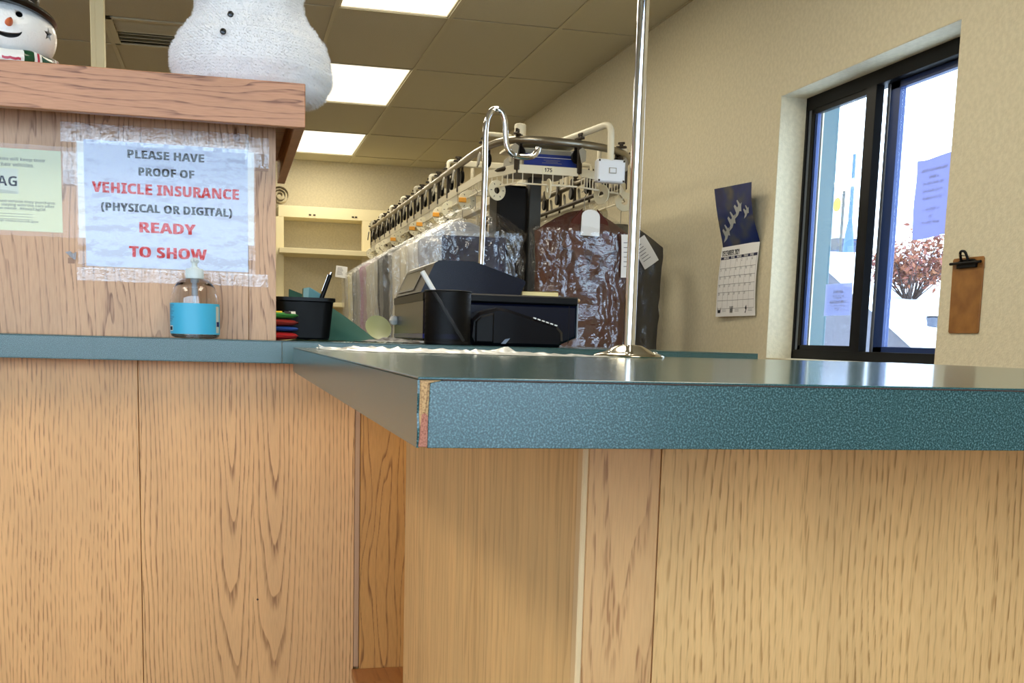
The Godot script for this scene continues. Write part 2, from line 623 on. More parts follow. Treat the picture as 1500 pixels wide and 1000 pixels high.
func build_window(zl: float, zr: float, yb: float, yt: float) -> void:
	var w := shell("window_1")
	var x0 := WALL_X + 0.115
	var x1 := WALL_X + 0.185
	var st := mk()
	box(st, Vector3(x0, yt - 0.055, zl), Vector3(x1, yt, zr))
	box(st, Vector3(x0, yb, zl), Vector3(x1, yb + 0.04, zr))
	box(st, Vector3(x0, yb, zl), Vector3(x1, yt, zl + 0.018))
	box(st, Vector3(x0, yb, zr - 0.03), Vector3(x1, yt, zr))
	part("frame", st, M.black_metal, w)
	st = mk()
	box(st, Vector3(x0 + 0.006, yb + 0.04, zl + 0.018), Vector3(x0 + 0.02, yt - 0.055, zl + 0.042))
	part("track", st, M.grey_metal, w)
	# fixed sash, farther from the street side of the room
	var sash := Node3D.new()
	sash.name = "sash"
	w.add_child(sash, true)
	st = mk()
	box(st, Vector3(x0 + 0.004, yb + 0.04, zl + 0.042), Vector3(x0 + 0.03, yt - 0.055, zl + 0.068))
	box(st, Vector3(x0 + 0.004, yt - 0.075, zl + 0.042), Vector3(x0 + 0.03, yt - 0.05, -3.86))
	box(st, Vector3(x0 + 0.004, yb + 0.035, zl + 0.042), Vector3(x0 + 0.03, yb + 0.06, -3.86))
	box(st, Vector3(x0, yb + 0.035, -3.925), Vector3(x0 + 0.034, yt - 0.05, -3.858))
	part("sash_frame", st, M.black_metal, sash)
	st = mk()
	for z in [zl + 0.07, zl + 0.082]:
		box(st, Vector3(x0 + 0.008, yb + 0.06, z), Vector3(x0 + 0.024, yt - 0.075, z + 0.006), 0.001)
	part("glazing_bead", st, M.blue_metal, sash)
	part("pane", one_box(Vector3(x0 + 0.014, yb + 0.06, zl + 0.068), Vector3(x0 + 0.018, yt - 0.075, -3.925), 0.0), M.glass, sash)
	var slide := Node3D.new()
	slide.name = "sliding_sash"
	w.add_child(slide, true)
	st = mk()
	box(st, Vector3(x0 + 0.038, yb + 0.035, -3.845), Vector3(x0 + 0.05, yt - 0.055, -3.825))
	part("lit_edge_strip", st, M.grey_metal, slide)  # paler strip that paints in the lit edge of the sash
	st = mk()
	box(st, Vector3(x0 + 0.04, yb + 0.035, -3.825), Vector3(x0 + 0.066, yt - 0.055, -3.765))
	box(st, Vector3(x0 + 0.04, yt - 0.08, -3.825), Vector3(x0 + 0.066, yt - 0.055, zr - 0.03))
	box(st, Vector3(x0 + 0.04, yb + 0.035, -3.825), Vector3(x0 + 0.066, yb + 0.06, zr - 0.03))
	box(st, Vector3(x0 + 0.04, yb + 0.035, zr - 0.055), Vector3(x0 + 0.066, yt - 0.055, zr - 0.03))
	part("sash_frame", st, M.blue_metal, slide)
	part("pane", one_box(Vector3(x0 + 0.051, yb + 0.06, -3.765), Vector3(x0 + 0.055, yt - 0.08, zr - 0.055), 0.0), M.glass, slide)


func build_shop_front() -> void:
	var w := shell("window_2")
	var z := FRONT_Z + 0.06
	var st := mk()
	for k in 5:
		box(st, Vector3(-4.0 + 1.26 * k, SILL_Y, z), Vector3(-3.94 + 1.26 * k, 2.6, z + 0.08))
	box(st, Vector3(-4.0, SILL_Y, z), Vector3(GLASS_END, SILL_Y + 0.06, z + 0.08))
	box(st, Vector3(-4.0, 2.54, z), Vector3(GLASS_END, 2.6, z + 0.08))
	part("frame", st, M.black_metal, w)
	for k in 4:
		part("pane", one_box(Vector3(-3.94 + 1.26 * k, SILL_Y + 0.06, z + 0.038), Vector3(-2.74 + 1.26 * k, 2.54, z + 0.042), 0.0), M.glass, w)


func build_ceiling() -> void:
	var c := shell("ceiling")
	part("deck", one_box(Vector3(-4.4, 2.8, -11.6), Vector3(2.4, 2.95, 1.8), 0.0), M.tile, c)
	var xs := [WALL_X]
	var x := 1.722
	while x > -4.2:
		xs.append(x)
		x -= 0.594
	xs.append(-4.2)
	var zs := []
	var z := -10.9
	while z < FRONT_Z:
		zs.append(z)
		z += 1.199
	zs.insert(0, -11.35)
	zs.append(FRONT_Z)
	var lit := [-10.9, -8.502, -6.104, -3.706, -1.308]
	var whole: ArrayMesh
	var n_light := 0
	for i in xs.size() - 1:
		var hi_x: float = xs[i]
		var lo_x: float = xs[i + 1]
		for j in zs.size() - 1:
			var lo_z: float = zs[j]
			var hi_z: float = zs[j + 1]
			var light_here := false
			for k in lit:
				light_here = light_here or (absf(lo_z - k) < 0.01 and (absf(hi_x - 1.128) < 0.01 or absf(hi_x + 1.248) < 0.01))
			var o := Vector3((lo_x + hi_x) / 2, CEIL_Y, (lo_z + hi_z) / 2)
			if light_here:
				ceiling_light(o, hi_x - lo_x, hi_z - lo_z, n_light)
				n_light += 1
				continue
			if absf(lo_x + 0.654) < 0.02 and absf(lo_z + 7.303) < 0.02:
				ceiling_vent(o, hi_x - lo_x, hi_z - lo_z)
				# the rest of that bay is tile
				var half := mk()
				box(half, Vector3(lo_x + 0.008, CEIL_Y + 0.002, lo_z + 0.62), Vector3(hi_x - 0.008, CEIL_Y + 0.018, hi_z - 0.008), 0.004)
				part("tile", half, M.tile, c)
				continue
			var full := absf(hi_x - lo_x - 0.594) < 0.01 and absf(hi_z - lo_z - 1.199) < 0.01
			if full and whole:
				part_mesh("tile", whole, M.tile, c, o)
				continue
			var st := mk()
			var hx := (hi_x - lo_x) / 2 - 0.006
			var hz := (hi_z - lo_z) / 2 - 0.006
			box(st, Vector3(-hx, 0.002, -hz), Vector3(hx, 0.018, hz), 0.004)
			var made := mesh_of(st)
			if full:
				whole = made
			part_mesh("tile", made, M.tile, c, o)
	for xx in xs:
		part("runner", one_box(Vector3(xx - 0.012, CEIL_Y - 0.004, -11.35), Vector3(xx + 0.012, CEIL_Y + 0.001, FRONT_Z), 0.001), M.tbar, c)
	for zz in zs:
		part("cross_bar", one_box(Vector3(-4.2, CEIL_Y - 0.003, zz - 0.009), Vector3(WALL_X, CEIL_Y + 0.0005, zz + 0.009), 0.001), M.tbar, c)


func ceiling_light(o: Vector3, w: float, d: float, k: int) -> void:
	var where: String = ["before the back wall", "over the far conveyor end", "over the near conveyor end", "over the register", "over the island"][k % 5]
	var row := "conveyor row" if k < 5 else "oak cabinet row"
	var t := thing("ceiling_light", "bright ceiling panel light %s, %s" % [where, row], "ceiling light", o, "recessed panel lights in the grid ceiling")
	var st := mk()
	var hx := w / 2 - 0.012
	var hz := d / 2 - 0.009
	box(st, Vector3(-hx, 0.0, -hz), Vector3(hx, 0.03, -hz + 0.012))
	box(st, Vector3(-hx, 0.0, hz - 0.012), Vector3(hx, 0.03, hz))
	box(st, Vector3(-hx, 0.0, -hz), Vector3(-hx + 0.012, 0.03, hz))
	box(st, Vector3(hx - 0.012, 0.0, -hz), Vector3(hx, 0.03, hz))
	local_part("frame", st, M.painted, t)
	local_part("diffuser", one_box(Vector3(-hx + 0.01, 0.006, -hz + 0.01), Vector3(hx - 0.01, 0.012, hz - 0.01), 0.0), M.lamp, t)
	var l := AreaLight3D.new()
	l.name = "panel_light"
	l.area_size = Vector2(w - 0.05, d - 0.05)
	l.light_energy = 1.9
	l.light_color = Color(1.0, 0.96, 0.87)
	l.area_range = 30.0
	l.area_attenuation = 2.0
	l.shadow_enabled = true
	t.add_child(l)
	l.position = Vector3(0, 0.002, 0)
	l.rotation.x = -PI / 2


func ceiling_vent(o: Vector3, w: float, d: float) -> void:
	var z0 := -d / 2
	var t := thing("ceiling_vent", "dark louvred air vent set in the ceiling grid behind the cream post", "vent", o)
	var hx := w / 2 - 0.01
	var z1 := z0 + 0.61
	local_part("duct", one_box(Vector3(-hx, 0.055, z0 + 0.01), Vector3(hx, 0.06, z1), 0.0), M.black_metal, t)
	var st := mk()
	box(st, Vector3(-hx, -0.006, z0 + 0.008), Vector3(hx, 0.004, z0 + 0.04))
	box(st, Vector3(-hx, -0.006, z1 - 0.035), Vector3(hx, 0.004, z1))
	box(st, Vector3(-hx, -0.006, z0 + 0.01), Vector3(-hx + 0.035, 0.004, z1))
	box(st, Vector3(hx - 0.035, -0.006, z0 + 0.01), Vector3(hx, 0.004, z1))
	local_part("frame", st, M.tbar, t)
	for k in 6:
		var z := z0 + 0.1 + k * 0.08
		st = mk()
		bar(st, Vector3(-hx + 0.035, 0.014, z), Vector3(hx - 0.035, 0.014, z), 0.05, 0.003, Vector3(0, 1, 0.9 if k < 3 else -0.9))
		local_part("slat", st, M.tbar, t)


# ---------------------------------------------------------------- counters
func build_near_counter() -> void:
	var t := thing("countertop", "thick blue-green speckled laminate countertop with a chipped corner, carrying the chrome pole", "countertop", Vector3(0.65, 1.025, -1.24))
	var x0 := 0.1
	var x1 := 1.2
	var z1 := -0.611
	var z0 := -1.88
	part("core", one_box(Vector3(x0, 1.0255, z0), Vector3(x1, 1.0625, z1), 0.0005), M.core_tan, t)
	part("top_sheet", one_box(Vector3(x0 - 0.0013, 1.0627, z0 - 0.001), Vector3(x1, TOP_NEAR, z1 + 0.0016), 0.0004), M.laminate_top, t)
	var st := mk()
	extrude(st, [Vector2(x0 + 0.0046, 1.0252), Vector2(x1, 1.0252), Vector2(x1, 1.0622), Vector2(x0 + 0.012, 1.0622), Vector2(x0 + 0.0055, 1.0608), Vector2(x0 + 0.0048, 1.045)], z1, z1 + 0.0014, 0.0003)
	part("front_edging", st, M.laminate, t)
	part("seam", one_box(Vector3(x0 + 0.012, 1.0621, z1), Vector3(x1, 1.0629, z1 + 0.0018), 0.0), M.kraft, t)
	st = mk()
	extrude(st, [Vector2(z0, 1.0252), Vector2(z1 - 0.0005, 1.0252), Vector2(z1 + 0.0008, 1.036), Vector2(z1 - 0.0012, 1.044), Vector2(z1, 1.055), Vector2(z1 - 0.0004, 1.0624), Vector2(z0, 1.0624)], 0, 0.0013, 0.0)
	var side := part("side_edging", st, M.laminate_side, t)
	side.transform = Transform3D(Basis(Vector3(0, 0, 1), Vector3(0, 1, 0), Vector3(-1, 0, 0)), Vector3(x0, 0, 0) - t.position)
	st = mk()
	extrude(st, [Vector2(x0 - 0.0004, 1.0258), Vector2(x0 + 0.0048, 1.0256), Vector2(x0 + 0.0048, 1.0425), Vector2(x0 + 0.003, 1.0445), Vector2(x0 + 0.0012, 1.0432), Vector2(x0 + 0.0004, 1.034)], z1 - 0.0006, z1 + 0.0008, 0.0003)
	part("broken_core", st, M.core_red, t)
	st = mk()
	extrude(st, [Vector2(x0 + 0.0014, 1.0446), Vector2(x0 + 0.0032, 1.045), Vector2(x0 + 0.0046, 1.0606), Vector2(x0 + 0.0125, 1.0621), Vector2(x0 + 0.0002, 1.0621)], z1 - 0.0006, z1 + 0.0010, 0.0003)
	part("chip", st, M.core_tan, t)

	var b := thing("oak_counter", "golden oak counter base with a dark vertical joint, under the chipped laminate top", "counter", Vector3(0.7, 0, -1.24))
	var zf := -0.88
	part("side_panel", one_box(Vector3(0.2816, 0, -1.85), Vector3(0.3, 1.0252, zf - 0.002), 0.0012), M.oak_side, b)
	part("corner_strip", one_box(Vector3(0.280, 0, zf - 0.013), Vector3(0.2855, 1.0252, zf + 0.0015), 0.0012), M.oak_highlight, b)  # corner trim, its pale colour paints in a thin edge highlight
	part("stile", one_box(Vector3(0.2857, 0, zf - 0.03), Vector3(0.3489, 1.0252, zf), 0.0008), M.oak_stile, b)
	part("front_panel", one_box(Vector3(0.35, 0, zf - 0.03), Vector3(1.17, 1.0252, zf - 0.0002), 0.0008), M.oak_front, b)
	part("back_panel", one_box(Vector3(0.3, 0, -1.85), Vector3(1.17, 1.0252, -1.83), 0.001), M.oak_side, b)
	part("end_panel", one_box(Vector3(1.15, 0, -1.83), Vector3(1.17, 1.0252, zf - 0.03), 0.001), M.oak_side, b)
	for p in [Vector2(0.3014, 1.010), Vector2(0.336, 1.010)]:
		st = mk()
		lathe(st, [Vector2(0.0018, 0), Vector2(0.0012, 0.0012), Vector2(0, 0.0014)], Vector3.ZERO, 10)
		var n := local_part("nail", st, M.kraft, b)
		n.rotation.x = PI / 2
		n.position = Vector3(p.x, p.y, zf - 0.0002) - b.position


func build_rear_counter() -> void:
	var t := thing("laminate_ledge", "long blue-grey laminate counter ledge behind the island, holding the register", "countertop", Vector3(-0.3, 1.035, -2.5))
	var z1 := -2.02
	part("core", one_box(Vector3(-1.6, 1.036, -2.98), Vector3(0.99, 1.0715, z1 - 0.0015), 0.0005), M.core_tan, t)
	part("top_sheet", one_box(Vector3(-1.6, 1.0716, -2.98), Vector3(0.9905, TOP_REAR, z1), 0.0004), M.laminate_top, t)
	part("front_edging", one_box(Vector3(-1.6, 1.035, z1 - 0.0015), Vector3(0.0866, 1.0714, z1), 0.0006), M.laminate, t)
	part("front_edging", one_box(Vector3(0.0872, 1.035, z1 - 0.0015), Vector3(0.9905, 1.0714, z1), 0.0006), M.laminate, t)
	part("bottom_trim", one_box(Vector3(-1.6, 1.0338, z1 - 0.01), Vector3(0.99, 1.035, z1 - 0.0002), 0.0003), M.laminate, t)

	var b := thing("oak_panelling", "tall oak panelling with arched grain below the long blue-grey ledge", "counter", Vector3(-0.3, 0, -2.3))
	part("panel", one_box(Vector3(-1.6, 0, -2.1050), Vector3(-0.1588, 1.036, -2.0855), 0.0006), M.oak_left, b)
	var p := part("panel", one_box(Vector3(-0.1576, 0, -2.1050), Vector3(0.2215, 1.036, -2.0850), 0.0006), M.oak_arch, b)
	var st := mk(true)
	lathe(st, [Vector2(0.0022, 0), Vector2(0.0016, 0.0006), Vector2(0, 0.0008)], Vector3.ZERO, 12)
	var knot := local_part("knot", st, M.kraft, p)
	knot.rotation.x = PI / 2
	knot.position = Vector3(0.045, 0.5985, -2.0852) - b.position - p.position
	part("joint_strip", one_box(Vector3(0.2222, 0.462, -2.1050), Vector3(0.2318, 1.036, -2.0845), 0.0012), M.strip, b)
	part("panel", one_box(Vector3(0.2325, 0, -2.1050), Vector3(0.98, 1.036, -2.0865), 0.0006), M.oak_orange, b)
	part("carcass", one_box(Vector3(-1.58, 0, -2.95), Vector3(0.975, 1.0355, -2.1060), 0.001), M.oak_side, b)

	var s := thing("wooden_step", "low brown wooden ledge in the gap between the two counters", "ledge", Vector3(0.6, 0, -1.96))
	part("top_board", one_box(Vector3(0.2185, 0.442, -2.0835), Vector3(0.9, 0.459, -1.87), 0.0012), M.oak_ledge, s)
	part("body", one_box(Vector3(0.2325, 0, -2.0835), Vector3(0.89, 0.442, -1.885), 0.001), M.oak_ledge, s)


func build_raised_cabinet() -> void:
	var t := thing("raised_cabinet", "oak cabinet with a deep wooden top, standing on the long ledge behind the notices", "cabinet", Vector3(-0.6, TOP_REAR, -2.45))
	part("front_panel", one_box(Vector3(-1.3, TOP_REAR, -2.168), Vector3(0.0322, 1.49, -2.15), 0.0005), M.oak_upper, t)
	part("front_panel", one_box(Vector3(0.033, TOP_REAR, -2.168), Vector3(0.0818, 1.49, -2.1502), 0.0005), M.oak_upper, t)
	part("side_panel", one_box(Vector3(0.064, TOP_REAR, -2.78), Vector3(0.0815, 1.49, -2.1685), 0.0008), M.oak_side, t)
	part("back_panel", one_box(Vector3(-1.3, TOP_REAR, -2.8), Vector3(0.0815, 1.49, -2.782), 0.0008), M.oak_side, t)
	part("top", one_box(Vector3(-1.34, 1.49, -2.81), Vector3(0.110, 1.5118, -2.068), 0.001), M.oak_fascia, t)
	part("front_fascia", one_box(Vector3(-1.34, 1.4385, -2.068), Vector3(0.1282, 1.512, -2.05), 0.0014), M.oak_fascia, t)
	part("side_fascia", one_box(Vector3(0.1102, 1.4385, -2.815), Vector3(0.1281, 1.512, -2.0682), 0.0014), M.oak_fascia_side, t)


# ---------------------------------------------------------------- notices
func sheet(st: SurfaceTool, w: float, h: float, wave: float, sd: int, at: Vector3, nx := 24, ny := 18, freq := 14.0, ystretch := 3.0) -> void:
	var n := noise(freq, 3, sd)
	var rows := []
	for j in ny + 1:
		var row := []
		for i in nx + 1:
			var x := (float(i) / nx - 0.5) * w
			var y := (0.5 - float(j) / ny) * h
			row.append(at + Vector3(x, y, wave * n.get_noise_2d(x, y * ystretch)))
		rows.append(row)
	st.set_smooth_group(0)
	loft(st, rows, false, Vector3.BACK, Vector2(w, h) * 4.0)


func build_notices() -> void:
	var face := Basis.IDENTITY
	var t := thing("insurance_sign", "white laminated sign asking for proof of vehicle insurance, taped to the oak cabinet", "sign", Vector3(-0.107, 1.19, -2.149))
	var c := Vector3(-0.107, 1.3025, -2.1478)
	part("paper", one_box(c + Vector3(-0.139, -0.108, -0.0012), c + Vector3(0.139, 0.108, -0.0008), 0.0), M.sky_tinted_paper, t)
	part("backing_paper", one_box(c + Vector3(-0.150, -0.06, -0.002), c + Vector3(0.150, 0.104, -0.0014), 0.0), M.paper, t)
	var z := c.z - 0.0005
	for l in [["PLEASE HAVE", -0.1085, 1.3905, 0.129, 0.0135, 0], ["PROOF OF", -0.108, 1.3615, 0.094, 0.0135, 0], ["VEHICLE INSURANCE", -0.1085, 1.331, 0.249, 0.0175, 1], ["(PHYSICAL OR DIGITAL)", -0.1075, 1.297, 0.223, 0.0165, 0], ["READY", -0.1075, 1.2655, 0.095, 0.0175, 1], ["TO SHOW", -0.107, 1.2225, 0.132, 0.0185, 1]]:
		words(l[0], l[3], l[4], Vector3(l[1], l[2], z), face, M.red_ink if l[5] else M.ink, t, true, "lettering", 1.1)
	var st := mk(true)
	sheet(st, 0.304, 0.226, 0.0016, 4, c + Vector3(0.0, -0.001, 0.0016), 60, 46, 9.0)
	part("plastic_sleeve", st, M.sleeve, t)
	for s in [[-0.283, 0.035, 1.404, 1.4375, 5], [-0.262, 0.068, 1.169, 1.1915, 6], [0.028, 0.07, 1.38, 1.433, 7], [-0.281, -0.246, 1.332, 1.388, 8]]:
		st = mk(true)
		sheet(st, s[1] - s[0], s[3] - s[2], 0.0012, s[4], Vector3((s[0] + s[1]) / 2, (s[2] + s[3]) / 2, -2.1484), 120, 12, 75.0, 0.35)
		part("packing_tape", st, M.tape, t)
	for s in [[-0.281, -0.262, 1.330, 1.357], [0.045, 0.068, 1.375, 1.405], [-0.2765, -0.2655, 1.1975, 1.207]]:
		part("tape_stub", one_box(Vector3(s[0], s[2], -2.1499), Vector3(s[1], s[3], -2.1493), 0.0), M.brown_tape, t)
	st = mk()
	poly(st, [Vector3(-0.2805, 1.2165, -2.1485), Vector3(-0.2715, 1.2185, -2.1455), Vector3(-0.2665, 1.2045, -2.1465)], Vector3.BACK)
	poly(st, [Vector3(-0.2715, 1.2185, -2.1455), Vector3(-0.2675, 1.2145, -2.1485), Vector3(-0.2665, 1.2045, -2.1465)], Vector3.BACK)
	poly(st, [Vector3(-0.2675, 1.2145, -2.1485), Vector3(-0.2615, 1.2180, -2.1450), Vector3(-0.2635, 1.2040, -2.1470), Vector3(-0.2665, 1.2045, -2.1465)], Vector3.BACK)
	part("tape_scrap", st, M.foil, t)

	var y := thing("tag_notice", "pale yellow printed notice about licence plates, taped beside the white sign", "notice", Vector3(-0.36, 1.25, -2.149))
	part("paper", one_box(Vector3(-0.47, 1.2495, -2.1498), Vector3(-0.2835, 1.3875, -2.1494), 0.0), M.yellow_paper, y)
	var grey := mat(rgb8(70, 78, 78), 0.8)
	z = -2.1492
	words("motorists will keep their", 0.098, 0.0072, Vector3(-0.3575, 1.369, z), face, grey, y, false)
	words("sell their vehicles.", 0.072, 0.0066, Vector3(-0.363, 1.3605, z), face, grey, y, false)
	part("plate_print", one_box(Vector3(-0.455, 1.3115, -2.1494), Vector3(-0.3535, 1.3535, -2.1492), 0.0), mat(rgb8(214, 222, 206), 0.7), y)
	st = mk()
	extrude(st, [Vector2(-0.455, 1.3115), Vector2(-0.3535, 1.3115), Vector2(-0.356, 1.3155), Vector2(-0.39, 1.3185), Vector2(-0.43, 1.3165), Vector2(-0.455, 1.319)], -2.1492, -2.1491)
	part("plate_hills", st, mat(rgb8(192, 200, 184), 0.8), y)
	words("TAG", 0.044, 0.0165, Vector3(-0.3775, 1.3325, -2.1490), face, M.ink, y, true)
	words("new or used vehicle they purchase.", 0.122, 0.006, Vector3(-0.3545, 1.2985, z), face, grey, y, false)
	words("license plates staying with the cars after", 0.132, 0.006, Vector3(-0.362, 1.2925, z), face, grey, y, false)
	words("the new owner. #KeepTagOK", 0.095, 0.006, Vector3(-0.358, 1.2865, z), face, grey, y, false)
	for k in 3:
		part("rule", one_box(Vector3(-0.46, 1.2775 - k * 0.0045, -2.1494), Vector3(-0.332, 1.278 - k * 0.0045, -2.1492), 0.0), grey, y)
	words("online @ oktax.tax.ok.gov", 0.084, 0.0046, Vector3(-0.365, 1.2655, z), face, grey, y, false)
	st = mk(true)
	sheet(st, 0.225, 0.154, 0.0001, 9, Vector3(-0.368, 1.3185, -2.1487), 20, 14, 20.0)
	part("clear_tape", st, M.tape_flat, y)


# ---------------------------------------------------------------- bottle
func build_bottle() -> void:
	var o := Vector3(-0.0605, TOP_REAR, -2.085)
	var t := thing("sanitizer_bottle", "clear pump bottle with a turquoise label on the ledge before the sign", "bottle", o)
	var sq := 0.78
	var prof := [Vector2(0.0, 0.001), Vector2(0.034, 0.001), Vector2(0.0405, 0.004), Vector2(0.0418, 0.010), Vector2(0.0418, 0.062), Vector2(0.0405, 0.074), Vector2(0.0365, 0.086), Vector2(0.030, 0.0955), Vector2(0.022, 0.1015), Vector2(0.0145, 0.104), Vector2(0.0135, 0.107)]
	var st := mk(true)
	lathe(st, prof, Vector3.ZERO, 48, sq, false, false)
	for k in prof.size() - 1:
		st.set_smooth_group(30)
		loft_in(st, circle(Vector3(0, prof[k].y + (0.0012 if k < 3 else 0.0), 0), maxf(0.00001, prof[k].x - 0.0012), 48, sq), circle(Vector3(0, prof[k + 1].y + (0.0012 if k < 2 else 0.0), 0), maxf(0.00001, prof[k + 1].x - 0.0012), 48, sq))
	local_part("bottle_body", st, M.clear_plastic, t)
	st = mk(true)
	lathe(st, [Vector2(0.0, 0.0025), Vector2(0.036, 0.0025), Vector2(0.0398, 0.006), Vector2(0.0398, 0.034), Vector2(0.0, 0.034)], Vector3.ZERO, 40, sq, false, false)
	local_part("gel", st, M.gel, t)
	# label: wraps the front, its ends meet at the back right
	var rows := []
	for yy in [0.0075, 0.0605]:
		var row := []
		for k in 41:
			var a := deg_to_rad(-28.0 + 236.0 * k / 40.0)
			row.append(Vector3(cos(a) * 0.0423, yy, sin(a) * 0.0423 * sq))
		rows.append(row)
	st = mk(true)
	loft(st, rows, false, Vector3.BACK)
	var lab := local_part("label", st, M.turquoise, t)
	var dark := mat(rgb8(30, 84, 128), 0.6)
	for k in 9:
		var r2 := []
		for yy in [0.056 - k * 0.0034, 0.0568 - k * 0.0034]:
			var row := []
			for q in 7:
				var a := deg_to_rad(176.0 - (32.0 - 6.0 * (k % 3)) * q / 6.0)
				row.append(Vector3(cos(a) * 0.04245, yy, sin(a) * 0.04245 * sq))
			r2.append(row)
		st = mk(true)
		loft(st, r2, false, Vector3.BACK)
		local_part("print", st, dark, lab)
	for q in [[150.0, 166.0, 0.0125, 0.0215, M.paper], [18.0, 32.0, 0.010, 0.056, mat(rgb8(205, 206, 190), 0.6)], [17.0, 30.0, 0.021, 0.0295, mat(rgb8(24, 26, 92), 0.6)]]:
		var r2 := []
		for yy in [q[2], q[3]]:
			var row := []
			for k in 6:
				var a := deg_to_rad(lerpf(q[0], q[1], k / 5.0))
				row.append(Vector3(cos(a) * (0.0425 + (0.0002 if q[2] == 0.021 else 0.0)), yy, sin(a) * (0.0425 + (0.0002 if q[2] == 0.021 else 0.0)) * sq))
			r2.append(row)
		st = mk(true)
		loft(st, r2, false, Vector3.BACK)
		local_part("print", st, q[4], lab)
	for k in 7:
		var a := deg_to_rad(152.0 + k * 2.0)
		st = mk()
		var p := Vector3(cos(a) * 0.0427, 0.0135, sin(a) * 0.0427 * sq)
		bar(st, p, p + Vector3(0, 0.0065, 0), 0.0005 + 0.0004 * (k % 2), 0.0003, Vector3(0, 0, 1))
		local_part("print", st, M.ink, lab)
	st = mk()
	lathe(st, [Vector2(0.0148, 0.1035), Vector2(0.0152, 0.1045), Vector2(0.0152, 0.119), Vector2(0.0142, 0.1205), Vector2(0.0075, 0.1215), Vector2(0.007, 0.1235), Vector2(0.0048, 0.124), Vector2(0.0048, 0.131)], Vector3.ZERO, 32)
	for k in 32:
		var a := TAU * k / 32
		var p := Vector3(cos(a) * 0.0152, 0.1055, sin(a) * 0.0152)
		bar(st, p, p + Vector3(0, 0.0125, 0), 0.0009, 0.0008, Vector3(cos(a), 0, sin(a)))
	local_part("collar", st, M.pump, t)
	st = mk(true)
	lathe(st, [Vector2(0.0055, 0.131), Vector2(0.0065, 0.132), Vector2(0.0062, 0.137), Vector2(0.004, 0.139)], Vector3.ZERO, 20)
	tube(st, [Vector3(0, 0.1355, -0.002), Vector3(0.002, 0.1358, 0.012), Vector3(0.004, 0.1345, 0.024), Vector3(0.005, 0.131, 0.029)], 0.0036, 10)
	local_part("spout", st, M.pump, t)
	st = mk(true)
	tube(st, [Vector3(0, 0.104, 0), Vector3(0, 0.05, 0.001), Vector3(0.002, 0.006, 0.002)], 0.0028, 8)
	tube(st, [Vector3(0, 0.104, 0), Vector3(0, 0.074, 0)], 0.0055, 10)
	local_part("dip_tube", st, M.pump_clear, t)


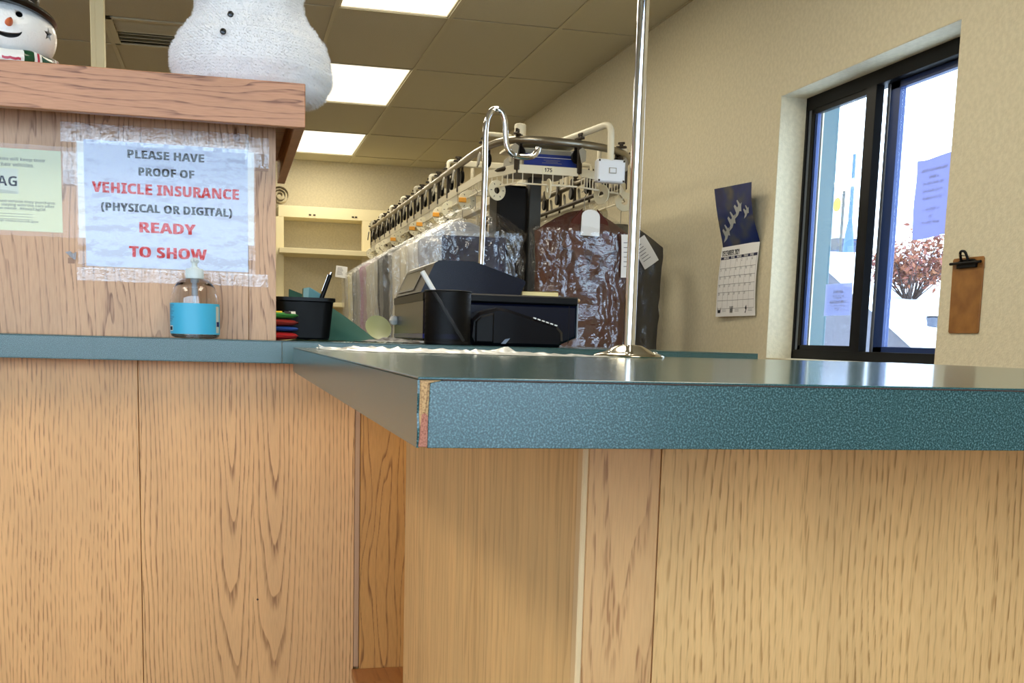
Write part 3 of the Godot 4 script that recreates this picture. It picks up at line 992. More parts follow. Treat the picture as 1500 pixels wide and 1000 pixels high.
# ---------------------------------------------------------------- snowmen
func build_plush() -> void:
	var o := Vector3(0.04, 1.512, -2.26)
	var t := thing("plush_snowman", "fluffy white plush snowman sitting over the end of the wooden top", "plush toy", o)
	var prof := [[0.0, 0.085], [0.006, 0.112], [0.03, 0.136], [0.06, 0.1465], [0.085, 0.144], [0.108, 0.134], [0.128, 0.118], [0.146, 0.103], [0.163, 0.0965], [0.182, 0.0965], [0.205, 0.104], [0.24, 0.111], [0.28, 0.106], [0.32, 0.09], [0.345, 0.078], [0.37, 0.082], [0.41, 0.092], [0.45, 0.085], [0.485, 0.055], [0.50, 0.0]]
	var n := noise(16.0, 3, 51)
	var rows := []
	for k in 97:
		var s := k / 96.0 * 0.5
		var r := 0.0
		for q in prof.size() - 1:
			if s >= prof[q][0] and s <= prof[q + 1][0] + 1e-6:
				var u: float = (s - prof[q][0]) / (prof[q + 1][0] - prof[q][0])
				r = lerpf(prof[q][1], prof[q + 1][1], u * u * (3.0 - 2.0 * u) if q > 1 else u)
		var row := []
		for j in 84:
			var a := TAU * j / 84
			var d := Vector3(cos(a), 0, sin(a) * 0.8)
			var p := d * r + Vector3(0.004 * sin(s * 20.0), s, 0)
			# the side beyond the board sags a little
			if p.x > 0.092:
				p.y -= (p.x - 0.092) * 0.4 * clampf(1.0 - s * 8.0, 0.0, 1.0)
			p += d * 0.0045 * n.get_noise_3d(p.x, p.y, p.z)
			row.append(p)
		rows.append(row)
	var st := mk(true)
	loft(st, rows, true)
	disc(st, rows[0], Vector3.DOWN)
	var body := local_part("body", st, M.plush, t)
	# pile: short fibres all over
	var blade := mk()
	blade.set_smooth_group(-1)
	for a in [0.0, PI / 2]:
		var w := Vector3(cos(a), 0, sin(a)) * 0.0003
		poly(blade, [-w, w, Vector3(0.0003, 0.0045, 0.0002) + w * 0.5, Vector3(0.0006, 0.006, 0.0004)], Vector3(-sin(a), 0, cos(a)))
	var mm := MultiMesh.new()
	mm.transform_format = MultiMesh.TRANSFORM_3D
	mm.mesh = mesh_of(blade)
	var list := []
	var r := RandomNumberGenerator.new()
	r.seed = 5
	for k in 90000:
		var i := r.randi_range(0, 60)
		var j := r.randi_range(0, 83)
		if r.randf() > rows[i][0].distance_to(rows[i][42]) / 0.3:
			continue
		var p: Vector3 = rows[i][j].lerp(rows[i + 1][j], r.randf()).lerp(rows[i + 1][(j + 1) % 84], r.randf())
		var nn: Vector3 = (rows[i + 1][j] - rows[i][j]).cross(rows[i][(j + 1) % 84] - rows[i][j]).normalized()
		if nn.dot(Vector3(p.x, 0, p.z)) < 0:
			nn = -nn
		nn = (nn + Vector3(r.randf_range(-0.5, 0.5), r.randf_range(-0.7, 0.35), r.randf_range(-0.5, 0.5))).normalized()
		var b := Basis(Quaternion(Vector3.UP, nn)) * Basis(Vector3.UP, r.randf() * TAU)
		list.append(Transform3D(b.scaled(Vector3.ONE * r.randf_range(0.6, 1.25)), p - nn * 0.0008))
	mm.instance_count = list.size()
	for k in list.size():
		mm.set_instance_transform(k, list[k])
	var fur := MultiMeshInstance3D.new()
	fur.name = "pile"
	fur.multimesh = mm
	fur.material_override = M.plush
	fur.set_meta("kind", "stuff")
	body.add_child(fur)
	for p in [Vector3(-0.036, 0.1335, 0.0905), Vector3(-0.049, 0.0985, 0.109)]:
		st = mk(true)
		lathe(st, [Vector2(0.0, -0.003), Vector2(0.0042, -0.002), Vector2(0.0056, 0.0), Vector2(0.0042, 0.0022), Vector2(0.0, 0.003)], Vector3.ZERO, 16)
		var b := local_part("button", st, M.gloss_black, t, p)
		b.rotation.x = PI / 2


func build_ceramic() -> void:
	var o := Vector3(-0.366, 1.512, -2.165)
	var t := thing("ceramic_snowman", "glazed white snowman candle jar with black hat and striped scarf on the wooden top", "figurine", o)
	t.rotation.y = 0.2
	var ball := CSGCombiner3D.new()
	ball.name = "head"
	t.add_child(ball)
	ball.position = Vector3(0, 0.0635, 0)
	var shape := CSGSphere3D.new()
	shape.radius = 0.079
	shape.radial_segments = 56
	shape.rings = 32
	shape.scale = Vector3(1, 0.80, 0.95)
	shape.material = M.glaze
	ball.add_child(shape)
	var hollow := CSGSphere3D.new()
	hollow.operation = CSGShape3D.OPERATION_SUBTRACTION
	hollow.radius = 0.073
	hollow.radial_segments = 40
	hollow.rings = 24
	hollow.scale = Vector3(1, 0.79, 0.95)
	hollow.material = M.dim_glaze
	ball.add_child(hollow)
	for x in [-0.018, 0.017]:
		var eye := CSGCylinder3D.new()
		eye.operation = CSGShape3D.OPERATION_SUBTRACTION
		eye.radius = 0.0056
		eye.height = 0.06
		eye.sides = 20
		eye.rotation.x = PI / 2
		eye.position = Vector3(x, 0.021, 0.07)
		eye.material = M.dim_glaze
		ball.add_child(eye)
	var smile := CSGPolygon3D.new()
	smile.operation = CSGShape3D.OPERATION_SUBTRACTION
	var pts := PackedVector2Array()
	for k in 13:
		var a := PI + PI * k / 12.0
		pts.append(Vector2(cos(a) * 0.0205, sin(a) * 0.012))
	for k in 11:
		var a := TAU - PI * (k + 1) / 12.0
		pts.append(Vector2(cos(a) * 0.019, sin(a) * 0.0045))
	smile.polygon = pts
	smile.depth = 0.06
	smile.position = Vector3(0.0, -0.007, 0.11)
	smile.material = M.dim_glaze
	ball.add_child(smile)
	for q in [[0.95, 0.0], [-0.95, 0.0], [2.4, 0.006], [-2.4, 0.006]]:
		var star := CSGPolygon3D.new()
		star.operation = CSGShape3D.OPERATION_SUBTRACTION
		var sp := PackedVector2Array()
		for k in 10:
			var a := TAU * k / 10.0 + 0.3
			sp.append(Vector2(cos(a), sin(a)) * (0.0115 if k % 2 == 0 else 0.005))
		star.polygon = sp
		star.depth = 0.06
		star.material = M.dim_glaze
		star.basis = Basis(Vector3.UP, q[0])
		star.position = Vector3(sin(q[0]), 0, cos(q[0])) * 0.105 + Vector3(0, q[1], 0)
		ball.add_child(star)
	var st := mk(true)
	var rows := []
	for k in 8:
		var s := k / 7.0
		rows.append(circle(Vector3(0.0004 * k, s * 0.017, 0), 0.0062 * cos(s * 1.35), 14))
	loft(st, rows, true)
	var nose := local_part("nose", st, M.carrot, t, Vector3(0.0005, 0.0675, 0.0745))
	nose.rotation = Vector3(1.35, 0, 0)
	st = mk(true)
	lathe(st, [Vector2(0.062, -0.010), Vector2(0.083, -0.014), Vector2(0.087, -0.009), Vector2(0.083, -0.003), Vector2(0.060, 0.006), Vector2(0.054, 0.012), Vector2(0.052, 0.055), Vector2(0.046, 0.062), Vector2(0.0, 0.064)], Vector3.ZERO, 48, 1.0, true)
	var hat := local_part("hat", st, M.gloss_black, t, Vector3(-0.004, 0.107, 0))
	hat.rotation = Vector3(-0.1, 0, -0.16)
	st = mk(true)
	var ring := []
	for p in [Vector2(0.0735, 0.003), Vector2(0.0805, 0.004), Vector2(0.083, 0.014), Vector2(0.081, 0.025), Vector2(0.0745, 0.028)]:
		ring.append(p)
	# scarf: bands of colour, each its own piece
	var bands := [["white", 74, 100], ["green", 62, 74], ["white", 52, 62], ["green", 33, 52], ["maroon", 27, 33], ["white", 12, 27], ["green", -4, 12], ["white", -30, -4], ["green", -60, -30], ["white", 100, 128], ["green", 128, 160], ["white", 160, 200], ["green", 200, 240], ["white", 240, 300]]
	var scarf := Node3D.new()
	scarf.name = "scarf"
	t.add_child(scarf)
	for b in bands:
		st = mk(true)
		var rr := []
		for p in ring:
			var row := []
			for k in 9:
				var a := deg_to_rad(lerpf(b[1], b[2], k / 8.0))
				row.append(Vector3(cos(a) * p.x, p.y + 0.0015 * sin(a * 7.0), sin(a) * p.x * 0.95))
			rr.append(row)
		loft(st, rr, false, Vector3(cos(deg_to_rad((b[1] + b[2]) / 2.0)), 0, sin(deg_to_rad((b[1] + b[2]) / 2.0))))
		local_part("scarf_band", st, M["scarf_" + b[0]], scarf)
	for b in [[78.0, 98.0, 0.0095, 0.0135], [55.5, 58.5, 0.004, 0.026], [18.0, 21.0, 0.005, 0.025]]:
		var rr := []
		for s in [b[2], (b[2] + b[3]) / 2.0, b[3]]:
			var row := []
			for k in 8:
				var a := deg_to_rad(lerpf(b[0], b[1], k / 7.0))
				var rad := 0.0836 - absf(s - 0.014) * 0.16
				row.append(Vector3(cos(a) * rad, s + 0.0008 * sin(k * 2.0), sin(a) * rad * 0.95))
			rr.append(row)
		st = mk(true)
		loft(st, rr, false, Vector3(0, 0, 1))
		local_part("scarf_stripe", st, M.scarf_red, scarf)
	st = mk()
	lathe(st, [Vector2(0.060, 0.0), Vector2(0.0755, 0.002), Vector2(0.076, 0.02)], Vector3.ZERO, 40, 0.95, true, false)
	local_part("foot", st, M.glaze, t)


# ---------------------------------------------------------------- things on the long ledge
func build_ledge_things() -> void:
	var st: SurfaceTool
	# folded pouches
	var y := TOP_REAR
	var spec := [["red", "flat red cloth pouch at the bottom of the pile", rgb8(196, 26, 30), 0.017], ["blue", "blue cloth pouch folded between two red ones", rgb8(30, 82, 176), 0.011], ["brick", "brick red cloth pouch under the green one", rgb8(176, 48, 40), 0.015], ["green", "green patterned cloth pouch on top of the pile", rgb8(50, 140, 56), 0.0135]]
	for k in 4:
		var s: Array = spec[k]
		var t := thing("cloth_pouch", s[1], "pouch", Vector3(0.088, y, -2.3), "folded cloth pouches beside the black tub")
		var rows := []
		var n := noise(20.0, 2, 60 + k)
		for j in 9:
			var v := j / 8.0
			var row := []
			for i in 28:
				var a := TAU * i / 28
				var rad: float = (0.041 + 0.0022 * sin(k * 2.0 + a)) * pow(maxf(0.0, 1.0 - pow(absf(v * 2.0 - 1.0), 2.6)), 0.42) + 0.0001
				var p := Vector3(cos(a) * rad, v * s[3], sin(a) * rad * 0.8)
				p.y += 0.0016 * n.get_noise_2d(p.x, p.z) * minf(1.0, v * 3.0) * (1.0 - v * 0.7)
				row.append(p)
			rows.append(row)
		st = mk(true)
		loft(st, rows, true)
		var body := local_part("cloth", st, mat(s[2], 0.85), t)
		st = mk(true)
		var seam := []
		for i in 36:
			var a := TAU * i / 36
			seam.append(Vector3(cos(a) * 0.0422, s[3] * 0.5 + 0.0008 * sin(a * 5.0), sin(a) * 0.0422 * 0.8))
		tube(st, seam, 0.0011, 6, false, true)
		local_part("piping", st, mat((s[2] as Color).darkened(0.25), 0.8), body)
		if k == 3:
			for q in [[0.004, 0.022, rgb8(232, 200, 40)], [0.021, 0.024, rgb8(24, 24, 26)], [0.030, 0.016, rgb8(232, 232, 226)]]:
				st = mk(true)
				sheet(st, 0.013, 0.011, 0.001, int(q[0] * 1000), Vector3.ZERO, 6, 5, 60.0)
				var p := local_part("patch", st, mat(q[2], 0.8), t, Vector3(q[0], 0.0124, q[1]))
				p.rotation.x = -1.1
		y += s[3] * 0.97
	# black tub
	var tub := thing("plastic_tub", "open black plastic tub beside the pile of cloth pouches", "tub", Vector3(0.148, TOP_REAR, -2.42))
	st = mk()
	var outer := []
	for q in [[0.0, 0.048, 0.05], [0.006, 0.051, 0.054], [0.078, 0.058, 0.062], [0.080, 0.062, 0.067], [0.087, 0.062, 0.067], [0.087, 0.057, 0.061], [0.008, 0.048, 0.05]]:
		outer.append(rounded_ring(q[1], q[2], 0.02, q[0]))
	for k in outer.size() - 1:
		st.set_smooth_group(k + 1)
		loft(st, [outer[k], outer[k + 1]], true) if k < 4 else loft_in(st, outer[k], outer[k + 1])
	st.set_smooth_group(-1)
	disc(st, outer[0], Vector3.DOWN)
	disc(st, outer[6], Vector3.UP)
	local_part("tub", st, M.black_plastic, tub)
	var box_t := thing("teal_carton", "small teal carton poking out of the black tub", "carton", Vector3(0.165, TOP_REAR + 0.009, -2.42))
	st = mk()
	extrude(st, [Vector2(-0.018, 0), Vector2(0.016, 0), Vector2(0.018, 0.088), Vector2(-0.004, 0.1), Vector2(-0.018, 0.098)], -0.02, 0.012, 0.001)
	local_part("carton", st, mat(rgb8(92, 150, 158), 0.55), box_t)
	st = mk()
	poly(st, [Vector3(-0.018, 0.098, 0.0122), Vector3(-0.006, 0.1005, 0.0122), Vector3(-0.008, 0.07, 0.0122), Vector3(-0.018, 0.07, 0.0122)], Vector3.BACK)
	local_part("flap", st, mat(rgb8(142, 190, 192), 0.5), box_t)
	var pen := thing("black_pen", "black pen with a silver tip leaning in the black tub", "pen", Vector3(0.165, TOP_REAR + 0.01, -2.395))
	st = mk(true)
	tube(st, [Vector3(-0.008, 0.002, 0), Vector3(0.036, 0.126, -0.004)], 0.0046, 12)
	local_part("barrel", st, M.black_plastic, pen)
	st = mk(true)
	tube(st, [Vector3(0.036, 0.126, -0.004), Vector3(0.0378, 0.131, -0.004)], 0.0036, 10)
	tube(st, [Vector3(0.031, 0.126, 0.001), Vector3(0.019, 0.092, 0.002)], 0.0012, 6)
	local_part("clip", st, M.chrome, pen)
	# green bag
	var bag := thing("green_bag", "dark green folded bag slumped beside the black tub", "bag", Vector3(0.21, TOP_REAR, -2.56))
	var rows2 := []
	var nb := noise(9.0, 3, 71)
	for j in 15:
		var v := j / 14.0
		var row := []
		for i in 33:
			var u := i / 32.0
			var top := lerpf(0.11, 0.086, u / 0.35) if u < 0.35 else lerpf(0.086, 0.006, pow((u - 0.35) / 0.65, 1.15))
			var p := Vector3(-0.085 + 0.19 * u, v * top, 0.05 * (1.0 - v * 0.8))
			p.z += 0.008 * nb.get_noise_2d(p.x, p.y) * sin(PI * v)
			row.append(p)
		rows2.append(row)
	st = mk(true)
	loft(st, rows2, false, Vector3.BACK)
	var back := []
	for row in rows2:
		var rr := []
		for p in row:
			rr.append(Vector3(p.x, p.y, -p.z * 0.6 - 0.0005))
		back.append(rr)
	loft(st, back, false, Vector3.FORWARD)
	var bb := local_part("cloth", st, M.green_cloth, bag)
	local_part("paper_label", one_box(Vector3(-0.005, 0.05, 0.034), Vector3(0.002, 0.072, 0.036), 0.0004), M.paper, bb)
	# slips of paper
	for q in [[0.155, -2.20, 0.12, 0.05, 0.2, rgb8(226, 222, 150), "yellow paper slip lying on the ledge beside the cloth pouches"], [0.243, -2.14, 0.046, 0.02, -0.15, rgb8(236, 232, 206), "cream paper slip lying before the green bag"], [0.292, -2.10, 0.036, 0.012, 0.25, rgb8(238, 238, 232), "small white paper scrap near the ledge front"]]:
		st = mk(true)
		var rr := []
		for j in 3:
			var row := []
			for i in 7:
				row.append(Vector3((i / 6.0 - 0.5) * q[2], 0.0006 + 0.003 * absf(sin(i * 1.4)) * j / 2.0, (j / 2.0 - 0.5) * q[3]))
			rr.append(row)
		loft(st, rr, false, Vector3.UP)
		var t := thing("paper_slip", q[6], "paper", Vector3(q[0], TOP_REAR, q[1]))
		var p := local_part("paper", st, mat(q[5], 0.75), t)
		p.rotation.y = q[4]
	# black mat and pale dish
	var matt := thing("rubber_mat", "crumpled black rubber mat lying before the register", "mat", Vector3(0.325, TOP_REAR, -2.36))
	st = mk(true)
	var rm := []
	var nm := noise(14.0, 2, 81)
	for j in 9:
		var row := []
		for i in 15:
			var u := i / 14.0 - 0.5
			var v := j / 8.0 - 0.5
			row.append(Vector3(u * 0.12, 0.002 + 0.012 * maxf(0.0, 0.4 + nm.get_noise_2d(u, v * 0.6)) * (1.0 - 4.0 * v * v) * (1.0 - 3.9 * u * u), v * 0.14))
		rm.append(row)
	loft(st, rm, false, Vector3.UP)
	local_part("mat", st, mat(rgb8(18, 18, 18), 0.5), matt)
	var dish := thing("leaning_dish", "pale green round dish leaning behind the register's end", "dish", Vector3(0.37, TOP_REAR, -2.86))
	st = mk(true)
	lathe(st, [Vector2(0.0, 0.0), Vector2(0.02, 0.001), Vector2(0.033, 0.007), Vector2(0.0335, 0.009), Vector2(0.02, 0.004), Vector2(0.0, 0.003)], Vector3.ZERO, 36)
	var dp := local_part("dish", st, mat(rgb8(176, 180, 132), 0.4), dish, Vector3(-0.012, 0.031, 0))
	dp.rotation = Vector3(1.1, 0.2, 0)
	build_register()
	build_cup()
	build_terminal()
	build_hook()


func rounded_ring(hx: float, hz: float, r: float, y: float, n := 5) -> Array:
	var a := []
	for c in [[1, 1, 0.0], [-1, 1, PI / 2], [-1, -1, PI], [1, -1, PI * 1.5]]:
		for k in n + 1:
			var t: float = c[2] + PI / 2 * k / n
			a.append(Vector3(c[0] * (hx - r) + cos(t) * r, y, c[1] * (hz - r) + sin(t) * r))
	return a


# a ring loft that faces its own axis (the inside of a vessel)
func loft_in(st: SurfaceTool, a: Array, b: Array) -> void:
	for j in a.size():
		var k := (j + 1) % a.size()
		var mid: Vector3 = (a[j] + a[k] + b[j] + b[k]) / 4.0
		poly(st, [a[j], a[k], b[k], b[j]], Vector3(-mid.x, 0.02, -mid.z))


func build_register() -> void:
	var t := thing("cash_register", "navy-black cash register with a raised sloping housing, on the ledge behind the pen cup", "register", Vector3(0.55, TOP_REAR, -2.56))
	var st := mk()
	extrude(st, [Vector2(0.393, 1.079), Vector2(0.69, 1.079), Vector2(0.7235, 1.094), Vector2(0.7235, 1.162), Vector2(0.3895, 1.162), Vector2(0.3895, 1.084)], -2.78, -2.35, 0.005)
	part("body", st, M.navy_shell, t)
	st = mk()
	extrude(st, [Vector2(0.388, 1.1625), Vector2(0.725, 1.1625), Vector2(0.725, 1.1805), Vector2(0.392, 1.1805), Vector2(0.388, 1.178)], -2.782, -2.348, 0.003)
	part("lid", st, M.black_plastic, t)
	st = mk()
	extrude(st, [Vector2(0.389, 1.181), Vector2(0.604, 1.181), Vector2(0.617, 1.209), Vector2(0.612, 1.214), Vector2(0.503, 1.2485), Vector2(0.427, 1.2475), Vector2(0.418, 1.242)], -2.76, -2.385, 0.011)
	var up := part("housing", st, M.navy_shell, t)
	# display set into the sloping end
	var a := Vector2(0.389, 1.181)
	var b := Vector2(0.418, 1.242)
	var nrm := Vector2(-(b - a).y, (b - a).x).normalized()
	st = mk()
	var q := []
	for k in [[0.16, -2.73], [0.86, -2.73], [0.86, -2.5], [0.16, -2.5]]:
		var p: Vector2 = a.lerp(b, k[0]) + nrm * 0.0012
		q.append(Vector3(p.x, p.y, k[1]))
	poly(st, q, Vector3(nrm.x, nrm.y, 0))
	part("display", st, mat(rgb8(104, 100, 74), 0.25), up)
	st = mk()
	for e in [[0.10, 0.16, -2.74, -2.49], [0.86, 0.92, -2.74, -2.49], [0.10, 0.92, -2.74, -2.73], [0.10, 0.92, -2.50, -2.49]]:
		var p0: Vector2 = a.lerp(b, e[0]) + nrm * 0.003
		var p1: Vector2 = a.lerp(b, e[1]) + nrm * 0.003
		poly(st, [Vector3(p0.x, p0.y, e[2]), Vector3(p1.x, p1.y, e[2]), Vector3(p1.x, p1.y, e[3]), Vector3(p0.x, p0.y, e[3])], Vector3(nrm.x, nrm.y, 0))
	part("display_rim", st, mat(rgb8(58, 56, 50), 0.35), up)
	part("side_groove", one_box(Vector3(0.7045, 1.082, -2.351), Vector3(0.7062, 1.161, -2.3494), 0.0), M.gloss_black, t)
	part("end_cap", one_box(Vector3(0.7236, 1.094, -2.776), Vector3(0.7258, 1.166, -2.349), 0.0008), mat(rgb8(150, 158, 168), 0.35), t)
	part("base_strip", one_box(Vector3(0.3885, 1.084, -2.781), Vector3(0.50, 1.094, -2.3488), 0.001), M.base_blue, t)
	for p in [Vector3(0.41, TOP_REAR, -2.37), Vector3(0.675, TOP_REAR, -2.37), Vector3(0.41, TOP_REAR, -2.75), Vector3(0.675, TOP_REAR, -2.75)]:
		st = mk()
		lathe(st, [Vector2(0.011, 0.0), Vector2(0.011, 0.007)], p, 14)
		part("foot", st, M.black_plastic, t)
	st = mk(true)
	lathe(st, [Vector2(0.0, -0.004), Vector2(0.0035, -0.003), Vector2(0.005, 0.0), Vector2(0.0035, 0.003), Vector2(0.0, 0.004)], Vector3(0.7305, 1.174, -2.37), 14)
	part("knob", st, mat(rgb8(216, 178, 122), 0.5), t)
	st = mk(true)
	lathe(st, [Vector2(0.0, -0.012), Vector2(0.008, -0.009), Vector2(0.012, 0.0), Vector2(0.008, 0.009), Vector2(0.0, 0.012)], Vector3(0.383, 1.125, -2.74), 20)
	part("side_button", st, M.white_plastic, t)
	var pad := thing("note_pad", "block of cream note paper on top of the register", "note pad", Vector3(0.655, 1.1805, -2.44))
	local_part("block", one_box(Vector3(-0.041, 0.0, -0.03), Vector3(0.041, 0.0105, 0.035), 0.0006), mat(rgb8(244, 224, 160), 0.7), pad)
	st = mk(true)
	var rows := []
	for j in 3:
		var row := []
		for i in 9:
			row.append(Vector3(-0.043 + 0.0865 * i / 8.0, 0.0112 + 0.0035 * pow(i / 8.0, 3.0) * (j / 2.0), -0.03 + 0.066 * j / 2.0))
		rows.append(row)
	loft(st, rows, false, Vector3.UP)
	local_part("top_sheet", st, mat(rgb8(226, 200, 122), 0.7), pad)


func build_cup() -> void:
	var o := Vector3(0.4035, TOP_REAR, -2.15)
	var t := thing("pencil_cup", "round black wire mesh pencil cup before the register", "cup", o)
	var r := 0.0442
	var h := 0.1005
	var st := mk(true)
	tube(st, circle(Vector3(0, h, 0), r, 40), 0.0017, 8, false, true)
	local_part("rim", st, M.black_metal, t)
	st = mk()
	lathe(st, [Vector2(r, 0.0), Vector2(r + 0.0004, 0.001), Vector2(r + 0.0004, 0.006), Vector2(r, 0.0065)], Vector3.ZERO, 40, 1.0, true, false)
	local_part("base", st, M.black_metal, t)
	st = mk()
	var nw := 84
	for s in [-1.0, 1.0]:
		for k in nw:
			var pts := []
			for q in 9:
				var a: float = TAU * k / nw + s * q / 8.0 * 1.75
				pts.append(Vector3(cos(a) * r, 0.006 + q / 8.0 * (h - 0.006), sin(a) * r))
			for q in 8:
				var a0: Vector3 = pts[q]
				var b0: Vector3 = pts[q + 1]
				var out := Vector3(a0.x, 0, a0.z).normalized()
				var w: Vector3 = (b0 - a0).cross(out).normalized() * 0.0007
				poly(st, [a0 - w, a0 + w, b0 + w, b0 - w], out)
	var wire := local_part("wire_mesh", st, M.black_metal, t)
	wire.set_meta("kind", "stuff")
	var pen := thing("white_marker", "white marker pen leaning out of the wire mesh cup", "pen", o + Vector3(0, 0.004, 0))
	st = mk(true)
	tube(st, [Vector3(0.028, 0.004, 0.02), Vector3(-0.030, 0.094, 0.02)], 0.0034, 12)
	local_part("barrel", st, M.clear_grey, pen)
	st = mk(true)
	tube(st, [Vector3(-0.030, 0.094, 0.02), Vector3(-0.054, 0.1315, 0.02)], 0.0048, 14)
	local_part("cap", st, M.white_plastic, pen)


func build_terminal() -> void:
	var t := thing("card_terminal", "low sloping black card terminal with pale keys beside the pen cup", "card terminal", Vector3(0.55, TOP_REAR, -2.22))
	var st := mk()
	extrude(st, [Vector2(0.462, 1.0735), Vector2(0.64, 1.0735), Vector2(0.648, 1.085), Vector2(0.6465, 1.104), Vector2(0.634, 1.1165), Vector2(0.53, 1.1465), Vector2(0.512, 1.1485), Vector2(0.474, 1.138), Vector2(0.458, 1.124), Vector2(0.4545, 1.09)], -2.27, -2.19, 0.006)
	part("shell", st, M.gloss_navy, t)
	st = mk()
	extrude(st, [Vector2(0.466, 1.079), Vector2(0.503, 1.079), Vector2(0.503, 1.138), Vector2(0.476, 1.13), Vector2(0.466, 1.12)], -2.19, -2.184, 0.003)
	part("side_plate", st, M.black_plastic, t)
	for k in 6:
		var p := Vector2(0.588, 1.1295).lerp(Vector2(0.632, 1.1168), k / 5.0)
		st = mk()
		bar(st, Vector3(p.x - 0.0028, p.y + 0.0012, -2.196), Vector3(p.x + 0.0028, p.y - 0.0004, -2.196), 0.006, 0.0026, Vector3(0.28, 1, 0))
		part("key", st, M.white_plastic, t)
	st = mk()
	extrude(st, [Vector2(0.519, 1.078), Vector2(0.528, 1.078), Vector2(0.537, 1.089), Vector2(0.527, 1.087)], -2.19, -2.188)
	part("emblem", st, M.grey_metal, t)


func arc_path(pts: Array, r: float, steps := 6) -> Array:
	var out := [pts[0]]
	for i in range(1, pts.size() - 1):
		var a: Vector3 = (pts[i - 1] - pts[i])
		var b: Vector3 = (pts[i + 1] - pts[i])
		var d: float = minf(r, minf(a.length(), b.length()) * 0.49)
		var p0: Vector3 = pts[i] + a.normalized() * d
		var p2: Vector3 = pts[i] + b.normalized() * d
		for k in steps + 1:
			var t := k / float(steps)
			out.append(p0.lerp(pts[i], t).lerp(pts[i].lerp(p2, t), t))
	out.append(pts[-1])
	return out


func build_hook() -> void:
	var t := thing("valet_rod", "slim chrome valet rod bent into an S-shaped hook behind the register", "rod", Vector3(0.568, TOP_REAR, -2.86))
	var z := -2.86
	var k := 2.86 / 2.62
	var pts := []
	for p in [[0.562, 1.075], [0.568, 1.257], [0.5725, 1.471], [0.571, 1.56], [0.574, 1.588], [0.585, 1.606], [0.597, 1.6105], [0.609, 1.604], [0.617, 1.586], [0.6195, 1.55], [0.6225, 1.527], [0.632, 1.512], [0.648, 1.5065], [0.672, 1.5065], [0.688, 1.511], [0.6965, 1.522], [0.698, 1.531]]:
		pts.append(Vector3(p[0] * k, maxf(TOP_REAR + 0.002, 1.085 + (p[1] - 1.085) * k), z))
	var smooth := arc_path(pts, 0.02, 3)
	var st := mk(true)
	tube(st, smooth, 0.0072, 12)
	part("rod", st, M.chrome, t)
	st = mk(true)
	lathe(st, [Vector2(0.03, 0), Vector2(0.03, 0.003), Vector2(0.012, 0.006), Vector2(0.009, 0.014)], Vector3(pts[0].x, TOP_REAR, z), 24)
	part("base", st, M.chrome, t)


func build_pole() -> void:
	var o := Vector3(0.611, TOP_NEAR, -1.7)
	var t := thing("chrome_pole", "tall shiny chrome pole on a flared round base, rising from the countertop", "pole", o)
	var st := mk(true)
	lathe(st, [Vector2(0.0092, 0.01), Vector2(0.0092, CEIL_Y - TOP_NEAR - 0.001)], Vector3.ZERO, 28, 1.0, false, false)
	local_part("tube", st, M.chrome, t)
	st = mk(true)
	lathe(st, [Vector2(0.056, 0.0), Vector2(0.0565, 0.0015), Vector2(0.055, 0.0035), Vector2(0.046, 0.0065), Vector2(0.036, 0.0095), Vector2(0.029, 0.0135), Vector2(0.0215, 0.0175), Vector2(0.0185, 0.0185), Vector2(0.0115, 0.0188), Vector2(0.0105, 0.0195)], Vector3.ZERO, 44, 1.0, true, true)
	local_part("flange", st, M.nickel, t)
	for k in 3:
		var a := TAU * k / 3 + 0.6
		st = mk(true)
		lathe(st, [Vector2(0.0042, 0.0), Vector2(0.0036, 0.0016), Vector2(0.0, 0.0022)], Vector3(cos(a) * 0.042, 0.0074, sin(a) * 0.042), 12)
		local_part("screw", st, M.chrome, t)
	# crumpled film on the same top
	var f := thing("plastic_film", "crumpled white plastic film lying along the far edge of the island countertop", "film", Vector3(0.32, TOP_NEAR, -1.66))
	var n := noise(7.0, 4, 91)
	var rows := []
	for j in 19:
		var row := []
		for i in 61:
			var u := i / 60.0
			var v := j / 18.0
			var wide := 0.15 * (1.0 - 0.75 * pow(u, 3.0)) * (0.35 + 0.65 * minf(1.0, u * 6.0))
			var x := lerpf(0.125, 0.56, u)
			var z := -1.70 + (v - 0.5) * 2.0 * wide + 0.06 * u + 0.02 * n.get_noise_2d(u * 2.0, v)
			var lift := maxf(0.0, 0.25 + n.get_noise_2d(x * 4.0, z * 4.0)) * 0.009
			lift += 0.011 * exp(-pow((x - 0.405) / 0.012, 2.0)) * exp(-pow((v - 0.4) / 0.2, 2.0))
			lift *= sin(PI * clampf(v, 0.02, 0.98))
			row.append(Vector3(x, TOP_NEAR + 0.0006 + lift * (1.0 - 0.8 * u * u * u), z))
		rows.append(row)
	st = mk(true)
	loft(st, rows, false, Vector3.UP)
	part("film", st, M.film, f)


# ---------------------------------------------------------------- wall things
# a line of small print too fine to read: word-long dashes with uneven tops, facing the street
func print_line(at: Vector3, width: float, height: float) -> SurfaceTool:
	var st := mk()
	var z := at.z - width / 2
	var k := int(at.y * 1000.0)
	while z < at.z + width / 2 - 0.002:
		var w := minf(0.003 + 0.0025 * (k % 3), at.z + width / 2 - z)
		var h := height * (0.62 + 0.19 * (k % 3))
		poly(st, [Vector3(at.x, at.y - height / 2, z), Vector3(at.x, at.y - height / 2, z + w), Vector3(at.x, at.y - height / 2 + h, z + w), Vector3(at.x, at.y - height / 2 + h, z)], Vector3.RIGHT)
		z += w + (0.0012 if k % 5 else 0.006)
		k += 7 if k % 2 else 4
	return st


